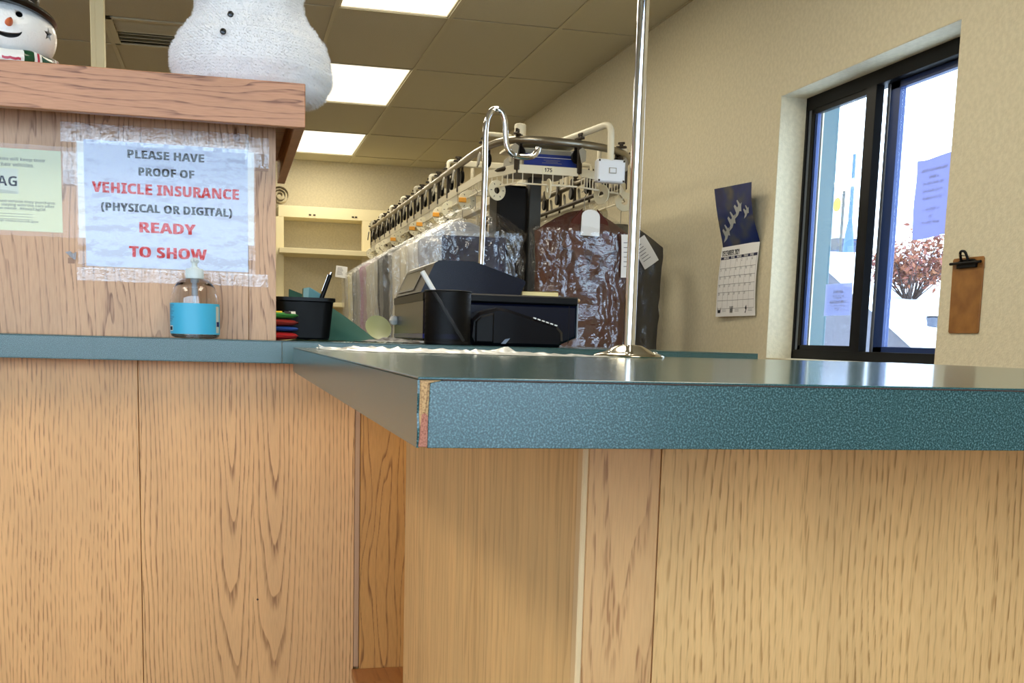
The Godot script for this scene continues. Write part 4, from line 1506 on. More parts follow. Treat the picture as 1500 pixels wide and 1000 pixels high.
func build_wall_things() -> void:
	var wall := Basis(Vector3(0, 0, 1), Vector3(0, 1, 0), Vector3(-1, 0, 0))
	var c := thing("wall_calendar", "open wall calendar with a blue jet photo above a December page, curling off the wall", "calendar", Vector3(2.18, 1.22, -4.67))
	var z0 := -4.865
	var z1 := -4.482
	var rows := []
	for j in 13:
		var v := j / 12.0
		var row := []
		for i in 9:
			var u := i / 8.0
			var off := 0.058 * pow(1.0 - v, 1.5) + 0.012 * sin(PI * v) + 0.014 * u * sin(PI * v * 0.9)
			row.append(Vector3(2.181 - off, lerpf(1.772, 1.53, v) + 0.014 * (1.0 - u) * (1.0 - v) - 0.002 * u, lerpf(z0, z1, u)))
		rows.append(row)
	var st := mk(true)
	loft(st, rows, false, Vector3.LEFT)
	var pic := part("photo_page", st, M.jet_photo, c)
	# four jets in a slanting line: fuselage, wings, tail
	for q in [[0.18, 0.80, 1.15], [0.40, 0.62, 1.25], [0.62, 0.44, 1.2], [0.84, 0.50, 0.85]]:
		st = mk()
		var pts := [Vector2(-0.048, -0.01), Vector2(-0.02, 0.002), Vector2(-0.026, 0.028), Vector2(-0.014, 0.03), Vector2(0.0, 0.012), Vector2(0.012, 0.014), Vector2(0.006, 0.036), Vector2(0.016, 0.034), Vector2(0.03, 0.012), Vector2(0.046, 0.012), Vector2(0.034, 0.002), Vector2(0.026, -0.014), Vector2(0.012, -0.006), Vector2(-0.01, -0.012)]
		var flat := PackedVector2Array()
		for p in pts:
			flat.append(p.rotated(0.35) * q[2])
		var idx := Geometry2D.triangulate_polygon(flat)
		for k in range(0, idx.size(), 3):
			var tri := []
			for m in 3:
				var g: Vector2 = flat[idx[k + m]]
				var v := clampf(q[1] - g.y / 0.245, 0.02, 0.98)
				var u := clampf(q[0] + g.x / 0.383, 0.01, 0.99)
				var off := 0.058 * pow(1.0 - v, 1.5) + 0.012 * sin(PI * v) + 0.014 * u * sin(PI * v * 0.9) + 0.0012
				tri.append(Vector3(2.181 - off, lerpf(1.772, 1.53, v) + 0.014 * (1.0 - u) * (1.0 - v) - 0.002 * u, lerpf(z0, z1, u)))
			poly(st, tri, Vector3.LEFT)
		part("jet_print", st, M.jet_grey, pic)
	rows = []
	for j in 9:
		var v := j / 8.0
		var row := []
		for i in 7:
			var u := i / 6.0
			row.append(Vector3(2.181 - 0.008 * sin(PI * v) - 0.012 * v * v * (1.0 - u) - 0.004, lerpf(1.53, 1.219, v), lerpf(z0, z1, u) - 0.006 * v))
		rows.append(row)
	st = mk(true)
	loft(st, rows, false, Vector3.LEFT)
	var page := part("month_page", st, M.paper, c)
	var at := func(u: float, v: float, up := 0.0009) -> Vector3:
		return Vector3(2.181 - 0.008 * sin(PI * v) - 0.012 * v * v * (1.0 - u) - 0.004 - up, lerpf(1.53, 1.219, v), lerpf(z0, z1, u) - 0.006 * v)
	words("DECEMBER 2021", 0.175, 0.024, at.call(0.27, 0.095), wall, M.ink, page, true)
	words("MON    TUE    WED    THU    FRI", 0.3, 0.009, at.call(0.5, 0.165, 0.0016), wall, M.paper, page, true)
	var navy := mat(rgb8(28, 34, 70), 0.6)
	st = mk()
	poly(st, [at.call(0.02, 0.145), at.call(0.98, 0.145), at.call(0.98, 0.185), at.call(0.02, 0.185)], Vector3.LEFT)
	part("weekday_bar", st, navy, page)
	var line := mat(rgb8(150, 148, 150), 0.7)
	st = mk()
	for k in 6:
		var v := 0.31 + k * 0.115
		poly(st, [at.call(0.03, v), at.call(0.97, v), at.call(0.97, v + 0.006), at.call(0.03, v + 0.006)], Vector3.LEFT)
	for k in 8:
		var u := 0.03 + k * 0.134
		for s in 6:
			var va := 0.19 + s * 0.115
			poly(st, [at.call(u, va), at.call(u + 0.004, va), at.call(u + 0.004, va + 0.115), at.call(u, va + 0.115)], Vector3.LEFT)
	part("grid_lines", st, line, page)
	var day := 1
	for k in 5:
		for d in 7:
			if k == 0 and d < 3 or day > 31:
				continue
			words(str(day), 0.009 if day < 10 else 0.014, 0.012, at.call(0.06 + d * 0.134, 0.215 + k * 0.115), wall, line, page, false, "date")
			day += 1
	for k in 3:
		if k == 1:
			words("W", 0.034, 0.03, at.call(0.41, 0.905), wall, M.ink, page, true, "mark")
		else:
			var outline := [[-0.05, -0.05], [-0.03, 0.0], [0.03, 0.0], [0.05, -0.05], [0.035, 0.045], [-0.035, 0.045]] if k == 0 else [[0.02, -0.06], [0.03, -0.01], [0.0, 0.055], [-0.02, 0.05], [0.005, 0.01], [-0.015, -0.015]]
			var flat2 := PackedVector2Array(outline.map(func(p): return Vector2(p[0], p[1])))
			var ids := Geometry2D.triangulate_polygon(flat2)
			st = mk()
			for q in range(0, ids.size(), 3):
				var tri := []
				for m in 3:
					tri.append(at.call(0.09 + k * 0.34 + flat2[ids[q + m]].x, 0.905 + flat2[ids[q + m]].y, 0.0012))
				poly(st, tri, Vector3.LEFT)
			part("mark", st, M.ink, page)
		st = mk()
		for s in 3:
			poly(st, [at.call(0.17 + k * 0.33, 0.885 + s * 0.02), at.call(0.27 + k * 0.33, 0.885 + s * 0.02), at.call(0.27 + k * 0.33, 0.891 + s * 0.02), at.call(0.17 + k * 0.33, 0.891 + s * 0.02)], Vector3.LEFT)
		part("small_print", st, line, page)

	var b := thing("clipboard", "small brown hardboard clipboard hanging empty on the wall next to the window", "clipboard", Vector3(2.18, 1.145, -3.068))
	st = mk()
	extrude(st, [Vector2(-3.1375, 1.149), Vector2(-3.132, 1.145), Vector2(-2.997, 1.145), Vector2(-2.991, 1.149), Vector2(-2.9925, 1.368), Vector2(-2.998, 1.374), Vector2(-3.138, 1.374), Vector2(-3.143, 1.368)], 0.0, 0.004, 0.001)
	var bp := part("board", st, M.hardboard, b)
	bp.transform = Transform3D(wall, Vector3(2.186, 0, 0) - b.position)
	st = mk()
	extrude(st, [Vector2(-3.112, 1.342), Vector2(-3.02, 1.342), Vector2(-3.018, 1.36), Vector2(-3.035, 1.368), Vector2(-3.095, 1.368), Vector2(-3.114, 1.36)], 0.004, 0.012, 0.002)
	var cp := part("clip", st, M.black_metal, b)
	cp.transform = Transform3D(wall, Vector3(2.186, 0, 0) - b.position)
	st = mk(true)
	tube(st, [Vector3(2.172, 1.357, -3.14), Vector3(2.172, 1.357, -2.992)], 0.0045, 10)
	part("hinge_rod", st, M.black_metal, b)
	st = mk(true)
	tube(st, arc_path([Vector3(2.171, 1.362, -3.085), Vector3(2.160, 1.392, -3.08), Vector3(2.160, 1.392, -3.055), Vector3(2.171, 1.362, -3.05)], 0.012), 0.004, 8)
	part("lever", st, M.black_metal, b)
	st = mk(true)
	tube(st, [Vector3(2.186, 1.378, -3.068), Vector3(2.150, 1.380, -3.068)], 0.0022, 8)
	part("hook", st, M.chrome, b)

	# sheets stuck to the panes, printed on the street side
	var s := thing("window_notice", "lavender-blue paper notice taped to the sliding window pane", "notice", Vector3(2.36, 1.47, -3.527))
	st = mk(true)
	rows = []
	for j in 9:
		var row := []
		for i in 7:
			row.append(Vector3(2.3475 + 0.002 * sin(i * 1.7 + j), lerpf(1.748, 1.478, j / 8.0) - 0.004 * sin(i * 0.9), lerpf(-3.632, -3.421, i / 6.0)))
		rows.append(row)
	loft(st, rows, false, Vector3.LEFT)
	part("paper", st, M.blue_paper, s)
	for l in [[1.708, 0.15, 0.011], [1.684, 0.05, 0.011], [1.663, 0.125, 0.008], [1.638, 0.118, 0.008], [1.613, 0.115, 0.008], [1.575, 0.09, 0.008], [1.552, 0.028, 0.008], [1.53, 0.1, 0.008]]:
		part("print_line", print_line(Vector3(2.3507, l[0], -3.5265), l[1], l[2]), M.ink, s)
	s = thing("window_sheet", "small grey-blue printed sheet taped low on the fixed window pane", "notice", Vector3(2.33, 1.216, -4.11))
	st = mk(true)
	rows = []
	for j in 5:
		var row := []
		for i in 6:
			row.append(Vector3(2.3225 + 0.001 * sin(i * 1.3 + j), lerpf(1.342, 1.218, j / 4.0), lerpf(-4.168, -3.966, i / 5.0)))
		rows.append(row)
	loft(st, rows, false, Vector3.LEFT)
	part("paper", st, M.grey_paper, s)
	for l in [[1.311, 0.072, 0.010], [1.294, 0.09, 0.004], [1.286, 0.056, 0.004], [1.2715, 0.118, 0.010], [1.256, 0.10, 0.004], [1.248, 0.04, 0.003], [1.241, 0.026, 0.003]]:
		part("print_line", print_line(Vector3(2.3245, l[0], -4.067), l[1], l[2]), M.ink, s)

	var post := thing("cream_post", "slim cream painted post rising to the ceiling behind the oak cabinet", "post", Vector3(-0.509, 0, -5.02))
	local_part("shaft", one_box(Vector3(-0.026, 0.0, -0.03), Vector3(0.026, CEIL_Y - 0.004, 0.03), 0.003), M.cream, post)
	local_part("edge_strip", one_box(Vector3(-0.006, 0.0, 0.03), Vector3(0.026, CEIL_Y - 0.004, 0.033), 0.001), M.cream, post)

	var sh := thing("wall_shelving", "cream painted lumber shelving along the back wall, empty on top", "shelving", Vector3(1.0, 0, -11.2))
	for y in [[2.168, 2.272], [1.826, 1.872], [1.35, 1.39], [0.85, 0.89]]:
		part("shelf", one_box(Vector3(0.44, y[0], -11.33), Vector3(2.1, y[1], -10.98 + (0.0 if y[0] > 2.0 else 0.2)), 0.002), M.cream, sh)
	for x in [0.44, 1.25, 2.06]:
		part("upright", one_box(Vector3(x - 0.03, 0, -11.05), Vector3(x + 0.05, 2.168, -10.98), 0.002), M.cream, sh)
	for x in [0.72, 0.76, 1.12, 1.15]:
		part("bolt", one_box(Vector3(x, 2.19, -10.98), Vector3(x + 0.022, 2.204, -10.974), 0.002), M.dark_steel, sh)
	var bund := thing("towel_roll", "pale fluffy rolled towel at the end of the back wall shelving", "towel", Vector3(0.46, 2.274, -11.1))
	st = mk(true)
	var spiral := []
	for k in 40:
		var a := k * 0.42
		spiral.append(Vector2(cos(a), sin(a)) * (0.02 + 0.0018 * k))
	rows = []
	for q in [-0.09, 0.0, 0.09]:
		var row := []
		for p in spiral:
			row.append(Vector3(p.x, 0.092 + p.y, q))
		rows.append(row)
	loft(st, rows, false, Vector3.LEFT)
	local_part("towel", st, M.towel, bund)


# ---------------------------------------------------------------- garment conveyor
func build_conveyor() -> void:
	var t := thing("garment_conveyor", "motorised garment conveyor loop with cream slot plates and steel rail, full of bagged clothes", "conveyor", Vector3(1.47, 0, -7.0))
	var j := []
	for k in 15:
		j.append(Vector2(1.105, -9.27 + 0.276 * k))
	j[14] = Vector2(1.112, -5.115)
	j.append_array([Vector2(1.197, -4.845), Vector2(1.478, -4.845), Vector2(1.715, -4.985), Vector2(1.83, -5.235)])
	for k in 14:
		j.append(Vector2(1.83, -5.512 - 0.277 * k))
	j.append_array([Vector2(1.73, -9.38), Vector2(1.47, -9.5), Vector2(1.2, -9.4)])
	var n := j.size()
	var inner := Vector2(1.4675, -7.1)
	# rail: a smooth closed curve through the joints
	var path := []
	for k in n:
		var a: Vector2 = j[(k - 1 + n) % n]
		var b: Vector2 = j[k]
		var c: Vector2 = j[(k + 1) % n]
		var d: Vector2 = j[(k + 2) % n]
		for s in 4:
			var q := b.cubic_interpolate(c, a, d, s / 4.0)
			path.append(Vector3(q.x, 1.936, q.y))
	var st := mk(true)
	tube(st, path, 0.0165, 12, false, true)
	part("rail", st, M.steel, t)
	st = mk(true)
	tube(st, path.map(func(p): return Vector3(p.x + (inner.x - p.x) * 0.08, 1.826, p.z + (0.04 if p.z < -9.3 else (-0.04 if p.z > -4.9 else 0.0)))), 0.011, 8, false, true)
	part("lower_rail", st, M.dark_steel, t)
	# one trolley, one bracket, one plate and one disc, repeated round the loop
	st = mk()
	box(st, Vector3(-0.011, -0.125, -0.008), Vector3(0.011, 0.012, 0.006), 0.002)
	box(st, Vector3(-0.016, -0.035, -0.024), Vector3(0.016, 0.024, -0.018), 0.002)
	box(st, Vector3(-0.009, 0.018, -0.024), Vector3(0.009, 0.028, 0.024), 0.002)
	lathe(st, [Vector2(0.009, 0.028), Vector2(0.010, 0.037), Vector2(0.005, 0.04)], Vector3.ZERO, 10)
	box(st, Vector3(-0.004, 0.036, -0.016), Vector3(0.004, 0.046, 0.016), 0.002)
	var trolley := mesh_of(st)
	st = mk()
	lathe(st, [Vector2(0.028, -0.007), Vector2(0.031, -0.004), Vector2(0.031, 0.004), Vector2(0.028, 0.007)], Vector3.ZERO, 18)
	var wheel := mesh_of(st)
	st = mk()
	extrude(st, [Vector2(-0.018, 0.0), Vector2(0.0, 0.012), Vector2(0.018, 0.0), Vector2(0.013, -0.045), Vector2(-0.008, -0.055)], -0.003, 0.003, 0.0008)
	var paddle := mesh_of(st)
	st = mk()
	var u := [Vector3(0, 0.012, 0), Vector3(0, 0.062, 0), Vector3(0, 0.062, -0.13), Vector3(0, -0.05, -0.13)]
	tube(st, arc_path(u, 0.02, 4), 0.011, 8)
	var bracket := mesh_of(st)
	var plates := {}
	for k in n:
		var p: Vector2 = j[k]
		var dir: Vector2 = (j[(k + 1) % n] - j[(k - 1 + n) % n]).normalized()
		var out := Vector2(dir.y, -dir.x)
		if out.dot(p - Vector2(inner.x, clampf(p.y, -9.0, -5.3))) < 0:
			out = -out
		var face := Basis(Vector3(out.y, 0, -out.x), Vector3.UP, Vector3(out.x, 0, out.y))
		var at := Vector3(p.x, 1.936, p.y) - t.position
		var tr := part_mesh("trolley", trolley, M.dark_steel, t, at + Vector3(out.x, 0, out.y) * 0.0)
		tr.basis = face
		var wh := part_mesh("wheel", wheel, M.black_plastic, tr, Vector3(0, -0.052, -0.02))
		wh.basis = Basis(Vector3.RIGHT, PI / 2)
		var pd := part_mesh("paddle", paddle, M.grey_paint, tr, Vector3(0, -0.03, 0.022))
		pd.rotation.x = -0.15
		if k % 2 == 0 and p.y > -9.3 and p.y < -5.0:
			var br := part_mesh("bracket", bracket, M.painted, t, at)
			br.basis = face
		# plate to the next joint
		var q: Vector2 = j[(k + 1) % n]
		var len := p.distance_to(q) - 0.016
		var key := snappedf(len, 0.01)
		if not plates.has(key):
			st = mk()
			box(st, Vector3(-key / 2, -0.001, -0.002), Vector3(key / 2, 0.034, 0.002), 0.001)
			var up := mesh_of(st)
			st = mk()
			box(st, Vector3(-key / 2, -0.048, -0.003), Vector3(key / 2, -0.041, 0.003), 0.001)
			var m := 14 if p.y < -5.15 and p.y > -9.3 else 6
			for g in m:
				var x := -key / 2 + key * (g + 0.5) / m
				box(st, Vector3(x - 0.0014, -0.045, -0.0015), Vector3(x + 0.0014, 0.001, 0.0015), 0.0)
			plates[key] = [up, mesh_of(st)]
		var mid := (p + q) / 2
		var seg := (q - p).normalized()
		var so := Vector2(seg.y, -seg.x)
		if so.dot(out) < 0:
			so = -so
		var sb := Basis(Vector3(so.y, 0, -so.x), Vector3.UP, Vector3(so.x, 0, so.y))
		var pl := part_mesh("slot_plate", plates[key][0], M.painted, t, Vector3(mid.x, 1.8, mid.y) - t.position)
		pl.basis = sb
		part_mesh("comb", plates[key][1], M.painted, pl, Vector3.ZERO)
		# a spacer disc hangs from most plates on the near and left sides
		if k in [0, 2, 3, 5, 6, 8, 9, 11, 12, 13, 14, 15, 16, 17, 19, 22, 25]:
			st = mk()
			if not plates.has("disc"):
				var prof := [Vector2(0.015, -0.003), Vector2(0.043, -0.003), Vector2(0.044, 0.0), Vector2(0.043, 0.003), Vector2(0.015, 0.003), Vector2(0.015, -0.003)]
				lathe(st, prof, Vector3.ZERO, 26, 1.0, false, false)
				plates["disc"] = mesh_of(st)
				st = mk()
				for g in 6:
					var a := TAU * g / 6
					bar(st, Vector3(cos(a) * 0.026, 0.0034, sin(a) * 0.026), Vector3(cos(a) * 0.034, 0.0034, sin(a) * 0.034), 0.003, 0.0008)
				plates["slots"] = mesh_of(st)
			var dc := part_mesh("spacer_disc", plates["disc"], M.ivory, t, Vector3(mid.x, 1.737, mid.y) + Vector3(so.x, 0, so.y) * 0.012 - t.position)
			dc.basis = Basis(Vector3(so.x, 0, so.y), Vector3(seg.x, 0, seg.y), Vector3.UP)
			part_mesh("slot_mark", plates["slots"], M.dark_steel, dc, Vector3.ZERO)
			if k in [5, 8, 9, 11, 13]:
				st = mk()
				box(st, Vector3(-0.006, -0.006, -0.01), Vector3(0.03, 0.004, 0.012), 0.002)
				part_mesh("number_tag", mesh_of(st), M.orange_tag, dc, Vector3(0.012, 0.006, 0.0))
		if k == 15:
			var lab := one_box(Vector3(-0.026, 0.002, 0.002), Vector3(0.026, 0.033, 0.0032), 0.0)
			part_mesh("number_plate", mesh_of(lab), M.ivory, pl, Vector3.ZERO)
			words("175", 0.034, 0.017, Vector3(mid.x, 1.8175, mid.y + 0.0036), Basis.IDENTITY, M.ink, t, true, "number")
	# drive unit inside the near end
	st = mk()
	box(st, Vector3(1.24, 1.832, -5.28), Vector3(1.50, 1.918, -4.915), 0.006)
	part("drive_housing", st, M.grey_paint, t)
	part("drive_cover", one_box(Vector3(1.225, 1.94, -5.3), Vector3(1.50, 1.955, -4.93), 0.004), M.painted, t)
	part("drive_label", one_box(Vector3(1.246, 1.846, -4.9155), Vector3(1.492, 1.894, -4.9135), 0.0), mat(rgb8(16, 44, 132), 0.35), t)
	for q in [[1.335, 1.41, 1.8685], [1.345, 1.40, 1.8625], [1.328, 1.417, 1.8565]]:
		part("label_rule", one_box(Vector3(q[0], q[2], -4.9136), Vector3(q[1], q[2] + 0.0022, -4.913), 0.0), M.tag_print, t)
	part("label_rule", one_box(Vector3(1.30, 1.879, -4.9136), Vector3(1.46, 1.881, -4.913), 0.0), M.paper, t)
	st = mk()
	lathe(st, [Vector2(0.026, 0.0), Vector2(0.026, 0.075), Vector2(0.022, 0.078)], Vector3(1.252, 1.955, -5.02), 20)
	part("motor_cap", st, M.painted, t)
	st = mk()
	lathe(st, [Vector2(0.03, 0.0), Vector2(0.026, 0.014), Vector2(0.012, 0.018)], Vector3(1.345, 1.955, -5.08), 20)
	part("oil_cap", st, M.painted, t)
	st = mk()
	lathe(st, [Vector2(0.03, 0.0), Vector2(0.155, 0.003), Vector2(0.16, 0.012), Vector2(0.155, 0.018), Vector2(0.03, 0.02)], Vector3(1.37, 1.838, -5.1), 36)
	part("sprocket", st, M.dark_steel, t)
	part("dark_filler_column", one_box(Vector3(1.19, 0.0, -5.34), Vector3(1.335, 1.79, -5.165), 0.012), M.black_plastic, t)  # invented black column, fills in the dark area inside the loop
	for z in [-5.2, -7.25, -9.1]:
		part("leg", one_box(Vector3(1.345, 0, z - 0.025), Vector3(1.40, 1.86, z + 0.025), 0.003), M.dark_grey, t)
		part("foot", one_box(Vector3(1.25, 0, z - 0.1), Vector3(1.5, 0.012, z + 0.1), 0.002), M.dark_grey, t)
	part("spine", one_box(Vector3(1.35, 1.80, -9.2), Vector3(1.395, 1.845, -5.2), 0.003), M.painted, t)
	for z in [-5.8, -6.9, -8.0, -9.0]:
		part("cross_arm", one_box(Vector3(1.12, 1.95, z - 0.015), Vector3(1.815, 1.98, z + 0.015), 0.003), M.painted, t)
	# hanging switch box on a bent conduit
	st = mk(true)
	tube(st, arc_path([Vector3(1.36, 1.932, -5.04), Vector3(1.42, 1.96, -4.98), Vector3(1.588, 2.018, -4.76), Vector3(1.588, 1.84, -4.75)], 0.045, 6), 0.0145, 14)
	part("conduit", st, M.painted, t)
	var sb2 := part("switch_box", one_box(Vector3(1.527, 1.768, -4.785), Vector3(1.652, 1.864, -4.735), 0.006), M.switch_white, t)
	part("switch_frame", one_box(Vector3(1.577, 1.805, -4.7352), Vector3(1.611, 1.829, -4.7325), 0.001), M.grey_paint, sb2)
	part("switch", one_box(Vector3(1.581, 1.808, -4.733), Vector3(1.607, 1.826, -4.7305), 0.002), M.switch_white, sb2)
	for q in [[1.5345, 1.7745], [1.6445, 1.7745], [1.5345, 1.8575], [1.6445, 1.8575]]:
		part("screw", one_box(Vector3(q[0] - 0.004, q[1] - 0.004, -4.7355), Vector3(q[0] + 0.004, q[1] + 0.004, -4.7335), 0.001), M.dark_steel, sb2)


# a body hung from its shoulders: rings from the collar to the hem
func hung_rows(w: float, d: float, length: float, folds: float, sd: int, top := 0.035, slope := 0.10, nr := 26, nc := 56) -> Array:
	var n := noise(5.0, 3, sd)
	var rows := []
	var r := RandomNumberGenerator.new()
	r.seed = sd
	var ph := [r.randf() * TAU, r.randf() * TAU, r.randf() * TAU]
	var ns := nr * 8 / 26
	for k in nr + 1:
		var y := 0.0
		if k < ns:
			y = -slope * pow(k / float(ns), 1.4)
		else:
			y = lerpf(-slope, -length, (k - ns) / float(nr - ns))
		var s := clampf(-y / slope, 0.0, 1.0)
		var half := lerpf(top, w * 0.5, pow(s, 0.72))
		var deep := lerpf(0.018, d * 0.5, minf(1.0, s * 0.8 + 0.1))
		var low := clampf((-y - slope) / (length - slope), 0.0, 1.0)
		half *= 1.0 - 0.05 * sin(low * PI) + 0.03 * n.get_noise_2d(y * 2.0, 3.0)
		var row := []
		for i in nc:
			var a := TAU * i / nc
			var ca := cos(a)
			var sa := sin(a)
			var e := 0.62
			var p := Vector3(signf(ca) * pow(absf(ca), e) * half, y, signf(sa) * pow(absf(sa), 0.9) * deep)
			var fold := sin(p.x * 62.0 + ph[0] + 2.0 * sin(y * 5.0 + ph[1])) * 0.5 + sin(p.x * 118.0 + ph[2] + y * 4.0) * 0.3 + n.get_noise_3d(p.x * 3.0, p.y, p.z * 3.0)
			p.z += folds * fold * (0.25 + 0.75 * low) * signf(sa)
			p.x += folds * 0.6 * n.get_noise_2d(y * 6.0, signf(ca) * 9.0)
			row.append(p)
		rows.append(row)
	return rows


func garment(called: String, label: String, at: Vector3, turn: float, spec: Dictionary, group: String) -> Node3D:
	var t := thing(called, label, "garment", at, group)
	t.rotation.y = turn
	var w: float = spec.get("w", 0.44)
	var length: float = spec.get("len", 0.95)
	var sd: int = spec.get("seed", 1)
	var st := mk(true)
	if spec.get("folded", false):
		# trousers folded over the bar
		var rows := hung_rows(0.30, 0.055, length - 0.17, 0.005, sd, 0.145, 0.02)
		for row in rows:
			for i in row.size():
				row[i].y -= 0.115
		loft(st, rows, true)
		disc(st, rows[0], Vector3.UP)
	else:
		var rows := hung_rows(w, spec.get("d", 0.085), length, spec.get("folds", 0.007), sd)
		loft(st, rows, true)
		disc(st, rows[0], Vector3.UP)
	var cm := mat(spec.color, 0.85)
	cm.albedo_texture = M.weave
	cm.uv1_scale = Vector3(6, 6, 1)
	local_part("cloth", st, cm, t)
	st = mk(true)
	tube(st, arc_path([Vector3(0, 0.004, 0), Vector3(0, 0.062, 0), Vector3(0.012, 0.077, 0), Vector3(0.0, 0.094, 0), Vector3(-0.014, 0.082, 0)], 0.012, 3), 0.0018, 6)
	local_part("hanger", st, M.steel, t)
	# thin clear bag, creased
	var fine: bool = spec.get("fine", false)
	var bag := hung_rows(w + 0.035, spec.get("d", 0.085) + spec.get("loose", 0.035), length + 0.04, spec.get("bag_folds", 0.010), sd + 100, 0.03, 0.105, 90 if fine else 44, 160 if fine else 84)
	var crease := noise(spec.get("crease", 9.0), 4, sd + 50)
	crease.fractal_type = FastNoiseLite.FRACTAL_RIDGED
	for row in bag:
		var m := Vector3(0, row[0].y, 0)
		for i in row.size():
			var p: Vector3 = row[i]
			var o := Vector3(p.x * 0.3, 0, p.z).normalized()
			var c := crease.get_noise_3d(p.x * 1.6 + p.y * 0.5, p.y * 0.55 - p.x * 0.3, p.z * 1.6)
			row[i] = p + o * (0.010 if fine else 0.007) * c + Vector3(0, 0.014, 0)
	st = mk(true)
	loft(st, bag, true, Vector3.ZERO, Vector2(2.0, 2.0))
	local_part("plastic_bag", st, spec.get("bag", M.bag), t)
	for q in spec.get("tags", []):
		st = mk(true)
		var rows := []
		for k in 5:
			rows.append([Vector3(-q[2] / 2, -q[3] * k / 4.0, 0.003 * sin(k * 1.1)), Vector3(0, -q[3] * k / 4.0, 0.004), Vector3(q[2] / 2, -q[3] * k / 4.0, 0.003 * sin(k * 0.8))])
		loft(st, rows, false, Vector3.BACK)
		var g := local_part("paper_tag", st, M.paper, t, q[0])
		g.rotation.z = q[1]
		st = mk()
		for k in 6:
			box(st, Vector3(-q[2] * 0.36, -q[3] * (0.2 + k * 0.11), 0.0045), Vector3(q[2] * (0.05 + 0.05 * (k % 3)), -q[3] * (0.2 + k * 0.11) + 0.003, 0.005), 0.0)
		local_part("print", st, M.tag_print, g)
	return t


func build_garments() -> void:
	var row := "bagged garments hanging along the conveyor"
	var y := 1.655
	var left := [
		[-5.06, {"color": rgb8(13, 27, 66), "folded": true, "fine": true, "bag": M.bag_shiny, "len": 0.95}, "folded navy trousers hung in clear plastic, first on the aisle side of the conveyor"],
		[-5.55, {"color": rgb8(196, 202, 214)}, "pale blue-grey shirt in clear plastic hanging behind the navy trousers"],
		[-5.86, {"color": rgb8(232, 230, 222)}, "white shirt in clear plastic hanging third behind the navy trousers"],
		[-6.16, {"color": rgb8(222, 214, 190)}, "cream blouse in plastic hanging before the black coat"],
		[-6.48, {"color": rgb8(210, 204, 184)}, "beige shirt in plastic hanging directly before the black coat"],
		[-6.80, {"color": rgb8(20, 20, 24), "w": 0.46}, "long black coat in shiny plastic on the aisle side of the conveyor"],
		[-7.10, {"color": rgb8(34, 34, 38)}, "charcoal jacket in plastic hanging behind the black coat"],
		[-7.42, {"color": rgb8(224, 218, 196)}, "cream shirt in plastic hanging between the charcoal jacket and the mauve dress"],
		[-7.74, {"color": rgb8(214, 208, 188)}, "off-white shirt in plastic hanging before the mauve dress"],
		[-8.06, {"color": rgb8(178, 136, 156), "w": 0.45}, "mauve pink dress in clear plastic on the conveyor"],
		[-8.36, {"color": rgb8(150, 150, 142)}, "grey shirt in plastic hanging behind the mauve dress"],
		[-8.66, {"color": rgb8(112, 112, 104)}, "dark grey shirt in plastic hanging behind the grey shirt"],
		[-8.96, {"color": rgb8(224, 214, 170)}, "straw yellow blouse in plastic near the far end of the conveyor"],
		[-9.24, {"color": rgb8(176, 166, 140), "tags": [[Vector3(-0.24, -0.02, 0.06), -0.1, 0.09, 0.09]]}, "tan shirt in plastic with a white tag, last on the conveyor"],
	]
	var k := 0
	for g in left:
		g[1]["seed"] = 200 + k
		garment("hanging_garment", g[2], Vector3(1.105 if k else 1.065, y - 0.004 * (k % 3), g[0]), 0.08 * sin(k * 1.9), g[1], row)
		k += 1
	var right := [
		[Vector3(1.835, y, -5.30), {"color": rgb8(24, 26, 34), "w": 0.46, "fine": true, "bag": M.bag_shiny, "tags": [[Vector3(0.06, -0.075, 0.075), 0.62, 0.085, 0.14]]}, "charcoal suit in plastic with a tilted paper tag, beside the painted wall"],
		[Vector3(1.83, y, -5.60), {"color": rgb8(150, 148, 140), "w": 0.47}, "grey knit in plastic hanging behind the charcoal suit"],
		[Vector3(1.84, y, -5.90), {"color": rgb8(20, 22, 28), "w": 0.48}, "black dress in plastic hanging behind the grey knit"],
		[Vector3(1.83, y, -6.25), {"color": rgb8(90, 80, 70)}, "brown shirt in plastic on the wall side of the conveyor"],
	]
	for g in right:
		g[1]["seed"] = 300 + k
		garment("hanging_garment", g[2], g[0], 0.05 * sin(k), g[1], row)
		k += 1
	# the rust jacket at the near end
	var j := garment("rust_jacket", "rust brown jacket in shiny clear plastic with a white collar card, facing the room", Vector3(1.555, 1.672, -5.0), 0.1, {"color": rgb8(78, 30, 13), "w": 0.47, "d": 0.12, "len": 0.98, "seed": 401, "folds": 0.010, "bag": M.bag_shiny, "bag_folds": 0.010, "fine": true, "loose": 0.07, "crease": 7.5, "tags": [[Vector3(0.185, -0.10, 0.09), 0.04, 0.075, 0.19]]}, "")
	var st := mk()
	var card := []
	for q in 9:
		var a := PI * q / 8.0
		card.append(Vector2(cos(a) * 0.044, -0.05 + sin(a) * 0.03))
	card.append(Vector2(-0.046, -0.135))
	card.append(Vector2(0.046, -0.135))
	extrude(st, card, 0.066, 0.069, 0.001)
	local_part("collar_card", st, M.white_plastic, j, Vector3(0.0, 0.02, 0.012))
	for s in [-1.0, 1.0]:
		st = mk()
		extrude(st, [Vector2(s * 0.036, 0.004), Vector2(s * 0.085, -0.045), Vector2(s * 0.135, -0.17), Vector2(s * 0.075, -0.185), Vector2(s * 0.012, -0.33), Vector2(s * 0.004, -0.24), Vector2(s * 0.047, -0.11)], 0.062, 0.074, 0.004)
		local_part("lapel", st, M.rust, j)


# ---------------------------------------------------------------- street seen through the window
func wall_line(z: float) -> float:
	return 5.0 - 0.447 * (z + 7.36)


